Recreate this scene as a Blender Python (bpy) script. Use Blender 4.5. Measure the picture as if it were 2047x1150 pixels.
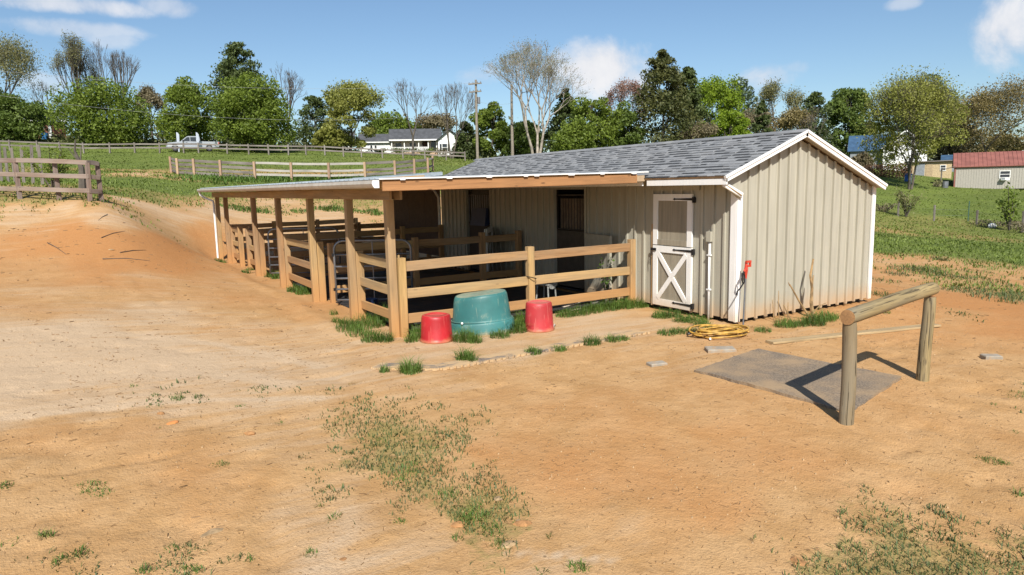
import bpy, math, random
import numpy as np
from mathutils import Vector, Matrix
random.seed(7); RNG = np.random.default_rng(11)
for o in list(bpy.data.objects): bpy.data.objects.remove(o)
SC = bpy.context.scene
COL = SC.collection
# ------------------------------------------------------------------ camera
FPX, PITCH, ROLL, YAW, CAMH = 1419.48, 0.14214, -0.02123, 0.54145, 2.305
_F = np.array([math.sin(YAW)*math.cos(PITCH), math.cos(YAW)*math.cos(PITCH), -math.sin(PITCH)])
_R0 = np.array([math.cos(YAW), -math.sin(YAW), 0.0]); _U0 = np.cross(_R0, _F)
_R = _R0*math.cos(ROLL)+_U0*math.sin(ROLL); _U = _U0*math.cos(ROLL)-_R0*math.sin(ROLL)
cam = bpy.data.cameras.new('Camera'); camo = bpy.data.objects.new('Camera', cam); COL.objects.link(camo)
m = Matrix.Identity(4)
for i in range(3): m[i][0] = _R[i]; m[i][1] = _U[i]; m[i][2] = -_F[i]
m.translation = (0, 0, CAMH); camo.matrix_world = m
cam.sensor_width = 36.0; cam.lens = FPX/2047*36.0; cam.clip_start = 0.05; cam.clip_end = 3000
SC.camera = camo
SC.view_settings.view_transform = 'Standard'; SC.view_settings.look = 'None'
SC.view_settings.gamma = 1.0; SC.view_settings.exposure = 0.54; SC.view_settings.use_curve_mapping = False
def ray(px, py): return _F + _R*(px-1023.5)/FPX - _U*(py-575)/FPX
def atd(px, py, d): return np.array([0, 0, CAMH]) + ray(px, py)*d      # world point seen at a photo pixel, d metres deep
def atz(px, py, z):
    r = ray(px, py); return np.array([0, 0, CAMH]) + r*((z-CAMH)/r[2])
# ------------------------------------------------------------------ sun + sky
SUN_EL = math.radians(41.5); SHD = np.array([0.465, 0.885]); SHD = SHD/np.linalg.norm(SHD)   # direction shadows fall
sun = bpy.data.lights.new('Sun', 'SUN'); sun.energy = 4.8; sun.angle = math.radians(0.55); sun.color = (1.0, 0.955, 0.88)
suno = bpy.data.objects.new('Sun', sun); COL.objects.link(suno)
sd = Vector((SHD[0]*math.cos(SUN_EL), SHD[1]*math.cos(SUN_EL), -math.sin(SUN_EL)))
suno.rotation_euler = sd.to_track_quat('-Z', 'Y').to_euler(); suno.location = (-10, -20, 30)
world = bpy.data.worlds.new('World'); SC.world = world; world.use_nodes = True
wt = world.node_tree; wt.nodes.clear()
class NT:
    """tiny node helper"""
    def __init__(s, t): s.t = t; s.L = t.links.new
    def n(s, kind, **kw):
        nd = s.t.nodes.new(kind)
        for k, v in kw.items():
            if k == 'ins':
                for a, b in v.items():
                    if hasattr(b, 'is_output') : s.L(b, nd.inputs[a])
                    else: nd.inputs[a].default_value = b
            else: setattr(nd, k, v)
        return nd
    def math(s, op, a, b=None, c=None, clamp=False):
        nd = s.n('ShaderNodeMath', operation=op); nd.use_clamp = clamp
        for i, v in enumerate((a, b, c)):
            if v is None: continue
            if hasattr(v, 'is_output'): s.L(v, nd.inputs[i])
            else: nd.inputs[i].default_value = v
        return nd.outputs[0]
    def vmath(s, op, a, b=None):
        nd = s.n('ShaderNodeVectorMath', operation=op)
        for i, v in enumerate((a, b)):
            if v is None: continue
            if hasattr(v, 'is_output'): s.L(v, nd.inputs[i])
            else: nd.inputs[i].default_value = v
        return nd.outputs['Value'] if op in ('DOT_PRODUCT', 'LENGTH') else nd.outputs[0]
    def mix(s, f, a, b, blend='MIX'):
        nd = s.n('ShaderNodeMix', data_type='RGBA', blend_type=blend); nd.clamp_factor = True
        for i, v in ((0, f), (6, a), (7, b)):
            if hasattr(v, 'is_output'): s.L(v, nd.inputs[i])
            else: nd.inputs[i].default_value = (*v, 1) if (i > 0 and len(v) == 3) else v
        return nd.outputs[2]
    def ss(s, x, lo, hi, a=0.0, b=1.0):
        nd = s.n('ShaderNodeMapRange', interpolation_type='SMOOTHSTEP')
        s.L(x, nd.inputs[0])
        for i, v in ((1, lo), (2, hi), (3, a), (4, b)): nd.inputs[i].default_value = v
        return nd.outputs[0]
    def noise(s, vec, scale, detail=3.0, rough=0.55, dist=0.0):
        nd = s.n('ShaderNodeTexNoise'); s.L(vec, nd.inputs['Vector'])
        nd.inputs['Scale'].default_value = scale; nd.inputs['Detail'].default_value = detail
        nd.inputs['Roughness'].default_value = rough; nd.inputs['Distortion'].default_value = dist
        return nd.outputs['Fac']
W = NT(wt)
sky = W.n('ShaderNodeTexSky', sky_type='NISHITA'); sky.sun_disc = False
sky.sun_elevation = SUN_EL; sky.sun_rotation = math.atan2(-SHD[0], -SHD[1]); sky.altitude = 200; sky.air_density = 1.0; sky.dust_density = 0.6; sky.ozone_density = 1.3
geo = W.n('ShaderNodeTexCoord'); D = geo.outputs['Generated']
D = W.vmath('NORMALIZE', D)
nz = W.noise(D, 9.0, 6.0, 0.62, 0.3); nz2 = W.noise(D, 3.0, 3.0)
blobs = [(1205, 132, 110, 62, 1.0), (1265, 160, 60, 40, .85), (955, 150, 52, 28, .6), (1535, 155, 80, 34, .75), (1590, 135, 40, 18, .4),
         (2012, 60, 75, 78, .95), (150, 58, 110, 20, .5), (215, 75, 50, 20, .42), (100, 4, 200, 20, .75), (340, 14, 60, 20, .5), (85, 165, 48, 24, .4),
         (1805, 8, 36, 14, .45), (-300, 120, 150, 50, .7), (2450, 140, 140, 60, .8), (1500, -420, 200, 60, .6), (500, -520, 220, 50, .5), (2500, -250, 200, 70, .6), (-500, -200, 180, 60, .6)]
acc = None
def addblob(c, r, u, hw, hh, st, acc):
    c = c/np.linalg.norm(c); a = W.math('DIVIDE', W.vmath('DOT_PRODUCT', D, tuple(r)), hw); b = W.math('DIVIDE', W.vmath('DOT_PRODUCT', D, tuple(u)), hh)
    # r, u are offset so that the centre gives 0: use D-c
    dd = W.vmath('SUBTRACT', D, tuple(c))
    a = W.math('DIVIDE', W.vmath('DOT_PRODUCT', dd, tuple(r)), hw); b = W.math('DIVIDE', W.vmath('DOT_PRODUCT', dd, tuple(u)), hh)
    q = W.math('ADD', W.math('MULTIPLY', a, a), W.math('MULTIPLY', b, b))
    q = W.math('ADD', W.math('MULTIPLY', q, -1.0), 1.0)
    q = W.math('ADD', q, W.math('MULTIPLY', W.math('SUBTRACT', nz, 0.5), 4.2))
    v = W.ss(q, -0.15, 1.15, 0.0, st)
    keep = W.ss(W.math('LENGTH' if False else 'ADD', W.vmath('DOT_PRODUCT', D, tuple(c)), 0.0), 0.5, 0.8)
    v = W.math('MULTIPLY', v, keep)
    return v if acc is None else W.math('MAXIMUM', acc, v)
for (px, py, hw, hh, st) in blobs:
    r0 = ray(px, py); n0 = np.linalg.norm(r0)
    cc = r0/n0; rr = np.cross(cc, [0, 0, 1]); rr /= np.linalg.norm(rr); uu = np.cross(rr, cc)
    acc = addblob(cc, rr, uu, hw/FPX/n0, hh/FPX/n0, st, acc)
for k in range(12):      # the same kind of small cumulus round the rest of the sky
    az = YAW+math.pi*(0.55+0.9*k/11); el = math.radians([9, 22, 14, 34, 11, 27][k % 6])
    cc = np.array([math.sin(az)*math.cos(el), math.cos(az)*math.cos(el), math.sin(el)]); rr = np.cross(cc, [0, 0, 1]); rr /= np.linalg.norm(rr); uu = np.cross(rr, cc)
    acc = addblob(cc, rr, uu, 0.09+0.02*(k % 3), 0.035, .75, acc)
skyc = W.mix(1.0, sky.outputs[0], (0.90, 1.02, 1.11), 'MULTIPLY')
cl = W.mix(W.ss(nz, 0.3, 0.7), (6.6, 6.9, 7.6), (8.6, 8.6, 8.8))
skyc = W.mix(acc, skyc, cl)
bg = W.n('ShaderNodeBackground', ins={'Strength': 0.073}); W.L(skyc, bg.inputs[0])
wo = W.n('ShaderNodeOutputWorld'); W.L(bg.outputs[0], wo.inputs[0])

# ------------------------------------------------------------------ materials
MATS = {}
def mat_new(name):
    mt = bpy.data.materials.new(name); mt.use_nodes = True; t = mt.node_tree; t.nodes.clear()
    N = NT(t); out = N.n('ShaderNodeOutputMaterial'); b = N.n('ShaderNodeBsdfPrincipled'); N.L(b.outputs[0], out.inputs[0])
    MATS[name] = mt; return mt, N, b, out
def bump(N, b, h, strength=0.3, dist=0.01):
    bp = N.n('ShaderNodeBump', ins={'Strength': strength, 'Distance': dist}); N.L(h, bp.inputs['Height']); N.L(bp.outputs[0], b.inputs['Normal'])
def scaled(N, vec, s):
    mp = N.n('ShaderNodeMapping'); N.L(vec, mp.inputs[0]); mp.inputs['Scale'].default_value = s; return mp
def plain(name, c, rough=0.6, metal=0.0, var=0.12, scale=6.0, dirt=None, dirtamt=0.4, bumpk=0.15):
    mt, N, b, o = mat_new(name); tc = N.n('ShaderNodeTexCoord').outputs['Object']; inf = N.n('ShaderNodeObjectInfo')
    off = N.vmath('ADD', tc, inf.outputs['Location'])
    n1 = N.noise(off, scale, 5.0, 0.6); n2 = N.noise(off, scale*7, 3.0)
    c1 = tuple(x*(1-var*1.6) for x in c); c2 = tuple(min(1, x*(1+var)) for x in c)
    col = N.mix(N.ss(n1, 0.3, 0.7), c1, c2); col = N.mix(N.math('MULTIPLY', n2, var), col, tuple(x*0.6 for x in c))
    if dirt: col = N.mix(N.math('MULTIPLY', N.ss(N.noise(off, scale*0.9, 6.0, 0.65), 0.48, 0.72), dirtamt), col, dirt)
    N.L(col, b.inputs['Base Color']); b.inputs['Roughness'].default_value = rough; b.inputs['Metallic'].default_value = metal
    if bumpk: bump(N, b, n2, bumpk, 0.004)
    return mt
def wood(name, c, dark=0.55, rough=0.78, grey=None, greyamt=0.5, knots=True, soil=None, checks=0.0):
    """grain runs along the object's local X axis"""
    mt, N, b, o = mat_new(name); tc = N.n('ShaderNodeTexCoord').outputs['Object']; inf = N.n('ShaderNodeObjectInfo')
    rnd = inf.outputs['Random']; sh = N.n('ShaderNodeCombineXYZ'); 
    for i in range(3): N.L(N.math('MULTIPLY', rnd, 37.0+11*i), sh.inputs[i])
    v = N.vmath('ADD', tc, sh.outputs[0])
    big = N.noise(scaled(N, v, (0.9, 7, 7)).outputs[0], 1.0, 3.0, 0.6, 0.4)
    gr = N.noise(scaled(N, v, (1.6, 42, 42)).outputs[0], 1.0, 4.0, 0.6, 0.6)
    fine = N.noise(scaled(N, v, (6, 130, 130)).outputs[0], 1.0, 2.0); broad = N.noise(scaled(N, v, (0.8, 17, 17)).outputs[0], 1.0, 3.0, 0.6, 1.2)
    dk = tuple(x*dark for x in c); lt = tuple(min(1, x*1.22) for x in c)
    col = N.mix(N.ss(big, 0.3, 0.72), tuple(x*0.82 for x in c), lt)
    col = N.mix(N.math('MULTIPLY', N.ss(broad, 0.48, 0.68), 0.6), col, tuple(x*(dark+.12) for x in c)); col = N.mix(N.ss(broad, 0.25, 0.40, 0.5, 0.0), col, tuple(min(1, x*1.45) for x in c))
    col = N.mix(N.math('MULTIPLY', N.ss(gr, 0.5, 0.7), 0.75), col, dk)
    col = N.mix(N.math('MULTIPLY', N.ss(fine, 0.5, 0.75), 0.3), col, dk)
    if knots:
        vo = N.n('ShaderNodeTexVoronoi'); N.L(scaled(N, v, (2.2, 7.0, 7.0)).outputs[0], vo.inputs['Vector']); vo.inputs['Scale'].default_value = 1.0
        col = N.mix(N.ss(vo.outputs['Distance'], 0.05, 0.13, 0.8, 0.0), col, tuple(x*0.3 for x in c))
    hs = N.n('ShaderNodeHueSaturation'); N.L(col, hs.inputs['Color']); N.L(N.math('ADD', N.math('MULTIPLY', rnd, 0.36), 0.80), hs.inputs['Value'])
    N.L(N.math('ADD', N.math('MULTIPLY', rnd, 0.02), 0.49), hs.inputs['Hue'])
    col = hs.outputs[0]
    if grey: col = N.mix(N.math('MULTIPLY', N.ss(N.noise(scaled(N, v, (0.7, 3, 3)).outputs[0], 1.0, 4.0), 0.35, 0.7), greyamt), col, grey)
    ck = None
    if checks:
        ck = N.ss(N.noise(scaled(N, v, (1.3, 24, 24)).outputs[0], 1.0, 3.0, 0.5, 1.5), 0.585, 0.625); col = N.mix(N.math('MULTIPLY', ck, checks), col, tuple(x*.16 for x in c))
    if soil:
        z = N.n('ShaderNodeSeparateXYZ'); N.L(N.n('ShaderNodeNewGeometry').outputs['Position'], z.inputs[0])
        f = N.ss(N.math('ADD', z.outputs[2], N.math('MULTIPLY', big, -0.5)), -0.25, 0.55, 0.75, 0.0); col = N.mix(f, col, soil)
    N.L(col, b.inputs['Base Color']); b.inputs['Roughness'].default_value = rough
    bump(N, b, N.math('ADD', gr, N.math('MULTIPLY', fine, 0.5)), 0.35, 0.004)
    return mt
def painted(name, c, rough=0.6, streak=0.16, soil=None, soilz=(-0.05, 0.35), wear=None):
    """painted boards: faint vertical streaks in world space, splashed soil near the ground"""
    mt, N, b, o = mat_new(name); P = N.n('ShaderNodeNewGeometry').outputs['Position']; inf = N.n('ShaderNodeObjectInfo')
    s1 = N.noise(scaled(N, P, (14, 14, 0.8)).outputs[0], 1.0, 4.0, 0.6); s2 = N.noise(P, 2.2, 5.0, 0.65); s3 = N.noise(scaled(N, P, (90, 90, 5)).outputs[0], 1.0, 2.0)
    col = N.mix(N.ss(s1, 0.25, 0.75), tuple(x*(1-streak) for x in c), tuple(min(1, x*(1+streak*0.5)) for x in c))
    col = N.mix(N.math('MULTIPLY', N.ss(s2, 0.45, 0.75), streak), col, tuple(x*0.7 for x in c))
    col = N.mix(N.math('MULTIPLY', inf.outputs['Random'], streak*0.8), col, tuple(x*0.72 for x in c))
    if wear: col = N.mix(N.ss(N.noise(P, 11.0, 6.0, 0.7), 0.66, 0.72, 0.0, 0.7), col, wear)
    if soil:
        z = N.n('ShaderNodeSeparateXYZ'); N.L(P, z.inputs[0])
        f = N.ss(N.math('ADD', z.outputs[2], N.math('MULTIPLY', s2, -0.35)), soilz[0]-0.15, soilz[1]-0.1, 0.6, 0.0); col = N.mix(f, col, soil)
    N.L(col, b.inputs['Base Color']); b.inputs['Roughness'].default_value = rough
    bump(N, b, N.math('ADD', s3, s1), 0.2, 0.003); return mt
def foliage(name, c, var=0.5, trans=0.3, hue2=None, cl=1.0):
    mt, N, b, o = mat_new(name); tc = N.n('ShaderNodeTexCoord').outputs['Object']
    at = N.n('ShaderNodeAttribute', attribute_name='rnd').outputs['Fac']
    n1 = N.noise(tc, 0.55*cl, 3.0); n2 = N.noise(tc, 1.7*cl, 2.0)
    c2 = hue2 or tuple(x*1.5 for x in c)
    col = N.mix(N.ss(n1, 0.35, 0.65), tuple(x*(1-var*0.55) for x in c), c2)
    col = N.mix(N.math('MULTIPLY', N.ss(n2, 0.4, 0.7), 0.45), col, tuple(x*(1-var) for x in c))
    col = N.mix(N.math('MULTIPLY', at, 0.55), col, tuple(x*1.35 for x in c2))
    N.L(col, b.inputs['Base Color']); b.inputs['Roughness'].default_value = 0.55; b.inputs['Specular IOR Level'].default_value = 0.3
    tr = N.n('ShaderNodeBsdfTranslucent'); N.L(N.mix(0.35, col, (c2[0]*1.5, c2[1]*1.5, c2[2]*0.7)), tr.inputs[0])
    mx = N.n('ShaderNodeMixShader', ins={0: trans}); N.L(b.outputs[0], mx.inputs[1]); N.L(tr.outputs[0], mx.inputs[2]); N.L(mx.outputs[0], o.inputs[0])
    return mt
SOIL = (0.42, 0.22, 0.09)
PINE = wood('pine', (0.37, 0.222, 0.092), grey=(0.32, 0.235, 0.145), greyamt=0.5, soil=(0.44, 0.22, 0.075)); BEAM = wood('beam_pine', (0.40, 0.215, 0.078), dark=0.68)
OLDWOOD = wood('old_fence_wood', (0.215, 0.150, 0.112), grey=(0.26, 0.23, 0.205), greyamt=0.55)
GREYWOOD = wood('grey_weathered_wood', (0.155, 0.130, 0.11), grey=(0.25, 0.225, 0.20), greyamt=0.7)
PALEWOOD = wood('pale_weathered_wood', (0.33, 0.30, 0.26), grey=(0.44, 0.41, 0.37), greyamt=0.7)
POSTWOOD = wood('pen_post_wood', (0.36, 0.235, 0.15), knots=False)
LOGWOOD = wood('log_wood', (0.255, 0.182, 0.084), grey=(0.20, 0.178, 0.13), greyamt=0.7, dark=0.4, checks=0.85)
LOGEND = wood('log_end_wood', (0.36, 0.20, 0.08), knots=False)
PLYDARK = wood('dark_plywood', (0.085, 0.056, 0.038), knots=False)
SIDING = painted('beige_siding_paint', (0.385, 0.362, 0.290), streak=0.15, soil=(0.46, 0.27, 0.12), wear=None)
WHITE = painted('white_trim_paint', (0.80, 0.79, 0.76), streak=0.06, soil=(0.55, 0.38, 0.22), soilz=(-0.02, 0.28))
DOORPANEL = painted('door_panel_paint', (0.30, 0.265, 0.20), streak=0.25)
TAN = plain('tan_soffit_wood', (0.40, 0.29, 0.18)); BLACKMET = plain('black_metal', (0.018, 0.018, 0.02), 0.45, 0.3, dirt=(.12, .1, .08), dirtamt=.3)
GALV = plain('galvanised_tube', (0.23, 0.245, 0.27), 0.42, 0.6, dirt=(.35, .2, .1), dirtamt=.35); WHITEMET = plain('white_metal', (0.78, 0.78, 0.76), 0.4, 0.0, var=.05, dirt=(.5, .4, .28), dirtamt=.35)
ROOFMET = plain('roof_sheet_metal', (0.42, 0.47, 0.50), 0.35, 0.4); RUBBER = plain('black_rubber', (0.026, 0.027, 0.03), 0.7, dirt=(.16, .10, .055), dirtamt=.45, scale=2.5)
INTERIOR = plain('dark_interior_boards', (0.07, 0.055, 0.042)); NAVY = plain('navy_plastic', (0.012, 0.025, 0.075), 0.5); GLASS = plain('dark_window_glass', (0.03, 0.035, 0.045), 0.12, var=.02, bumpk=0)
PVC = plain('pvc_white', (0.72, 0.72, 0.70), 0.45, dirt=(.45, .33, .2), dirtamt=.4, var=.05)
REDMET = plain('red_painted_iron', (0.52, 0.055, 0.03), 0.4, dirt=(.25, .1, .05), dirtamt=.35); CONC = plain('concrete_block', (0.30, 0.26, 0.205), 0.9, dirt=(.38, .23, .11), dirtamt=.8, scale=9)
ROCK = plain('orange_stone', (0.40, 0.20, 0.075), 0.85, var=.3, scale=14); ROCKP = plain('pale_stone', (0.34, 0.23, 0.12), 0.85, var=.25, scale=14)
BARK = plain('grey_brown_bark', (0.105, 0.088, 0.070), 0.9, var=.3, scale=3); BARKP = plain('pale_bark', (0.30, 0.26, 0.21), 0.85, var=.35, scale=2.2)
DEAD = plain('dead_stalk', (0.30, 0.19, 0.085), 0.9, var=.35, scale=8); POLE = plain('utility_pole_wood', (0.24, 0.205, 0.165), 0.9, var=.2)

# ------------------------------------------------------------------ object helpers
WM = {}
def link(o, M, parent=None, mat=None, label=None, cat=None, group=None, kind=None):
    COL.objects.link(o); WM[o.name] = M
    if parent is not None:
        o.parent = parent; o.matrix_parent_inverse = Matrix.Identity(4); o.matrix_local = WM[parent.name].inverted() @ M
    else: o.matrix_world = M
    if mat is not None and o.type == 'MESH' and not o.data.materials: o.data.materials.append(mat)
    if label: o['label'] = label
    if cat: o['category'] = cat
    if group: o['group'] = group
    if kind: o['kind'] = kind
    return o
def T(x, y=None, z=None): return Matrix.Translation((x, y, z) if y is not None else tuple(x))
def thing(name, label, cat, loc, rz=0.0, group=None):
    o = bpy.data.objects.new(name, None); o.empty_display_size = 0.2
    return link(o, T(*loc) @ Matrix.Rotation(rz, 4, 'Z'), None, None, label, cat, group)
def mesh(name, v, f, smooth=False):
    me = bpy.data.meshes.new(name); me.from_pydata([tuple(map(float, a)) for a in v], [], [tuple(map(int, a)) for a in f])
    if smooth: me.polygons.foreach_set('use_smooth', [True]*len(me.polygons))
    me.update(); return me
def nmesh(name, verts, quads=None, tris=None, rnd=None, smooth=False):
    """fast numpy mesh; rnd = one value per face"""
    me = bpy.data.meshes.new(name); verts = np.asarray(verts, dtype=np.float32)
    k = 4 if quads is not None else 3; F = np.asarray(quads if quads is not None else tris, dtype=np.int32)
    me.vertices.add(len(verts)); me.vertices.foreach_set('co', verts.ravel())
    me.loops.add(F.size); me.loops.foreach_set('vertex_index', F.ravel())
    me.polygons.add(len(F)); me.polygons.foreach_set('loop_start', np.arange(len(F), dtype=np.int32)*k); me.polygons.foreach_set('loop_total', np.full(len(F), k, dtype=np.int32))
    if smooth: me.polygons.foreach_set('use_smooth', np.ones(len(F), dtype=bool))
    me.update(calc_edges=True)
    if rnd is not None:
        a = me.attributes.new('rnd', 'FLOAT', 'FACE'); a.data.foreach_set('value', np.asarray(rnd, dtype=np.float32))
    return me
class MB:
    def __init__(s): s.v = []; s.f = []
    def add(s, v, f):
        k = len(s.v); s.v += [tuple(map(float, a)) for a in v]; s.f += [tuple(i+k for i in q) for q in f]; return s
    def box(s, x0, x1, y0, y1, z0, z1, M=None):
        v = [(x, y, z) for x in (x0, x1) for y in (y0, y1) for z in (z0, z1)]
        if M is not None: v = [tuple(M @ Vector(a)) for a in v]
        return s.add(v, [(0, 1, 3, 2), (4, 6, 7, 5), (0, 4, 5, 1), (2, 3, 7, 6), (0, 2, 6, 4), (1, 5, 7, 3)])
    def poly(s, pts, ext):
        """polygon prism: pts 3D list, ext vector"""
        n = len(pts); e = Vector(ext); v = [Vector(p) for p in pts]+[Vector(p)+e for p in pts]
        return s.add(v, [tuple(range(n))[::-1], tuple(range(n, 2*n))]+[(i, (i+1) % n, n+(i+1) % n, n+i) for i in range(n)])
    def tube(s, pts, r, n=8, caps=True, closed=False):
        P = [Vector(p) for p in pts]; m_ = len(P); rr = r if hasattr(r, '__len__') else [r]*m_; v = []; up = None
        for i, p in enumerate(P):
            d = (P[(i+1) % m_]-P[i-1]) if closed else (P[min(i+1, m_-1)]-P[max(i-1, 0)]); d.normalize()
            if up is None: up = d.orthogonal().normalized()
            else:
                up = (up-d*up.dot(d)); up = up.normalized() if up.length > 1e-6 else d.orthogonal().normalized()
            w = d.cross(up)
            for k in range(n): a = 2*math.pi*k/n; v.append(p+(up*math.cos(a)+w*math.sin(a))*rr[i])
        f = []
        for i in range(m_ if closed else m_-1):
            j = (i+1) % m_
            for k in range(n): f.append((i*n+k, i*n+(k+1) % n, j*n+(k+1) % n, j*n+k))
        if caps and not closed: f += [tuple(range(n))[::-1], tuple(range((m_-1)*n, m_*n))]
        return s.add(v, f)
    def lathe(s, prof, n=20, sx=1.0, sy=1.0, cap0=True, cap1=True):
        v = []; f = []
        for (r, z) in prof:
            for k in range(n): a = 2*math.pi*k/n; v.append((r*math.cos(a)*sx, r*math.sin(a)*sy, z))
        for i in range(len(prof)-1):
            for k in range(n): f.append((i*n+k, i*n+(k+1) % n, (i+1)*n+(k+1) % n, (i+1)*n+k))
        if cap0: f.append(tuple(range(n))[::-1])
        if cap1: f.append(tuple(range((len(prof)-1)*n, len(prof)*n)))
        return s.add(v, f)
    def build(s, name, mat, parent=None, M=None, smooth=False, **kw):
        o = bpy.data.objects.new(name, mesh(name, s.v, s.f, smooth)); 
        return link(o, M or (WM[parent.name].copy() if parent is not None else Matrix.Identity(4)), parent, mat, **kw)
def frame(p0, p1, side=(0, 0, 1)):
    """matrix: origin mid p0-p1, local X along, local Z nearest to side"""
    a = Vector(p0); b = Vector(p1); x = (b-a).normalized(); z = Vector(side); z = (z-x*z.dot(x))
    z = z.normalized() if z.length > 1e-6 else x.orthogonal().normalized(); y = z.cross(x)
    M = Matrix.Identity(4)
    for i in range(3): M[i][0] = x[i]; M[i][1] = y[i]; M[i][2] = z[i]
    M.translation = (a+b)/2; return M, (b-a).length
def plank(name, p0, p1, w, t, mat, parent=None, side=(0, 0, 1), warp=0.0, segs=1, ch=0.006, **kw):
    """board from p0 to p1: thickness t along `side`, width w across; chamfered edges, slight bow"""
    M, L = frame(p0, p1, side); a, b = w/2, t/2; c = min(ch, a*0.4, b*0.4)
    prof = [(-a+c, -b), (a-c, -b), (a, -b+c), (a, b-c), (a-c, b), (-a+c, b), (-a, b-c), (-a, -b+c)]
    v = []; f = []
    bw = (random.uniform(-1, 1)*warp, random.uniform(-1, 1)*warp)
    for i in range(segs+1):
        u = i/segs; k = math.sin(math.pi*u)
        for (y, z) in prof: v.append((-L/2+L*u, y+bw[0]*k, z+bw[1]*k))
    for i in range(segs):
        for k in range(8): f.append((i*8+k, i*8+(k+1) % 8, (i+1)*8+(k+1) % 8, (i+1)*8+k)[::-1])
    f += [tuple(range(8)), tuple(range(segs*8, segs*8+8))[::-1]]
    return link(bpy.data.objects.new(name, mesh(name, v, f)), M, parent, mat, **kw)
def copy_tree(o, M, parent=None, **kw):
    c = o.copy(); src = WM[o.name]; link(c, M, parent)
    for k, v in kw.items():
        if v is not None: c[k] = v
    for ch in list(o.children): copy_tree(ch, M @ (src.inverted() @ WM[ch.name]), c)
    return c
# ------------------------------------------------------------------ terrain
def _h(ix, iy, s): 
    h = (ix.astype(np.int64)*374761393+iy.astype(np.int64)*668265263+s*982451653) & 0x7fffffff
    h = ((h ^ (h >> 13))*1274126177) & 0x7fffffff
    return ((h ^ (h >> 16)) & 0xffff)/65535.0
def vnoise(x, y, s=0):
    x = np.asarray(x, float); y = np.asarray(y, float); ix = np.floor(x); iy = np.floor(y); fx = x-ix; fy = y-iy; fx = fx*fx*(3-2*fx); fy = fy*fy*(3-2*fy)
    ix = ix.astype(int); iy = iy.astype(int)
    return (_h(ix, iy, s)*(1-fx)+_h(ix+1, iy, s)*fx)*(1-fy)+(_h(ix, iy+1, s)*(1-fx)+_h(ix+1, iy+1, s)*fx)*fy
def fbm(x, y, s=0, o=4):
    a = 0; k = 0.5
    for i in range(o): a = a+vnoise(x*2**i, y*2**i, s+i)*k; k *= 0.5
    return a
SX, SY, SW, SL = 9.126, 8.026, 3.70, 11.1           # stable: near front corner, gable width, length
PX = 4.12                                          # line of the lean-to posts
def ctrl():
    P = []
    def z(x, y, h): P.append((x, y, h))
    def d(px, py, dep): p = atd(px, py, dep); P.append(tuple(p))
    for x in (4, 6.5, 9, 11, 13):
        for y in (8, 11, 15, 19): z(x, y, -0.02 if x > 8 else -0.05)
    for y in (22, 25, 27): z(4.2, y, -0.05); z(8, y, 0.0)
    for a in ((-.6, 5.1, -.1), (2, 3.4, -.16), (4.5, 1.8, -.22), (6.3, 4.1, -.13), (8.3, 4.5, -.10), (7.8, 3.2, -.14), (10.5, 4.4, -.10), (0, 8, -.02), (3, 9.8, -.07), (2.4, 13.3, 0.0),
              (13.2, 7.6, -.06), (0, 0, -.25), (-6, 0, -.1), (6, -6, -.3), (-6, -8, -.2), (17.5, 9, -.35), (16, 4, -.2), (-6, 9, .5), (-3, 12, .35), (0.4, 12, .1), (14, 14, -.1), (14, 20, .1), (12, -2, -.3), (2.8, 18, 0.14), (3.0, 23, .28), (3.2, 27, .45), (2.2, 20.5, .40)): z(*a)
    for a in ((0, 520, 17.0), (0, 440, 20.5), (0, 405, 22.0), (200, 409, 22.5), (120, 430, 21.5), (250, 480, 19.5), (110, 580, 14.0), (420, 440, 29.5), (420, 402, 35), (600, 425, 36), (700, 402, 41), (760, 430, 36),
              (300, 345, 48), (60, 360, 36), (350, 350, 56), (600, 354, 57), (860, 350, 58), (140, 306, 85), (400, 303, 88), (600, 309, 88), (760, 317, 88), (840, 310, 120), (955, 322, 98), (30, 277, 105), (300, 287, 105), (500, 298, 100),
              (1250, 322, 85), (1450, 330, 90), (1907, 374, 92), (2040, 374, 92), (1800, 358, 95), (1700, 350, 95), (1867, 442, 57), (1795, 432, 60), (1953, 449, 54), (2047, 462, 50), (1780, 500, 27), (1950, 520, 25), (2047, 545, 22), (1850, 400, 75),
              (1000, 320, 130), (1500, 322, 140), (1900, 330, 140), (2400, 400, 90), (2500, 480, 40), (-400, 300, 80), (-500, 420, 25), (-400, 600, 12)): d(*a)
    return np.array(P)
_C = ctrl()
_S = 1.0
def _tps_k(r2): return np.where(r2 > 1e-9, 0.5*r2*np.log(np.maximum(r2, 1e-9)), 0.0)
def _uv(x, y):
    # stretch so that near ground gets detail and far ground stays smooth
    r = np.hypot(x, y)+1e-9; k = np.log1p(r/9.0)*9.0/r
    return x*k, y*k
_cu, _cv = _uv(_C[:, 0], _C[:, 1]); _n = len(_C)
_K = _tps_k((_cu[:, None]-_cu[None])**2+(_cv[:, None]-_cv[None])**2)+np.eye(_n)*0.02
_Pm = np.stack([np.ones(_n), _cu, _cv], 1); _A = np.block([[_K, _Pm], [_Pm.T, np.zeros((3, 3))]])
_wt = np.linalg.solve(_A, np.concatenate([_C[:, 2], np.zeros(3)]))
def gsmooth(x, y):
    x = np.asarray(x, float); y = np.asarray(y, float); sh = x.shape; x = x.ravel(); y = y.ravel()
    r = np.hypot(x, y); lim = 165.0; k = np.where(r > lim, lim/np.maximum(r, 1), 1.0); x = x*k; y = y*k
    u, v = _uv(x, y); out = np.zeros(len(u))
    for s in range(0, len(u), 40000):
        e = slice(s, s+40000); out[e] = _tps_k((u[e, None]-_cu[None])**2+(v[e, None]-_cv[None])**2)@_wt[:_n]+_wt[_n]+_wt[_n+1]*u[e]+_wt[_n+2]*v[e]
    return out.reshape(sh)
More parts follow.
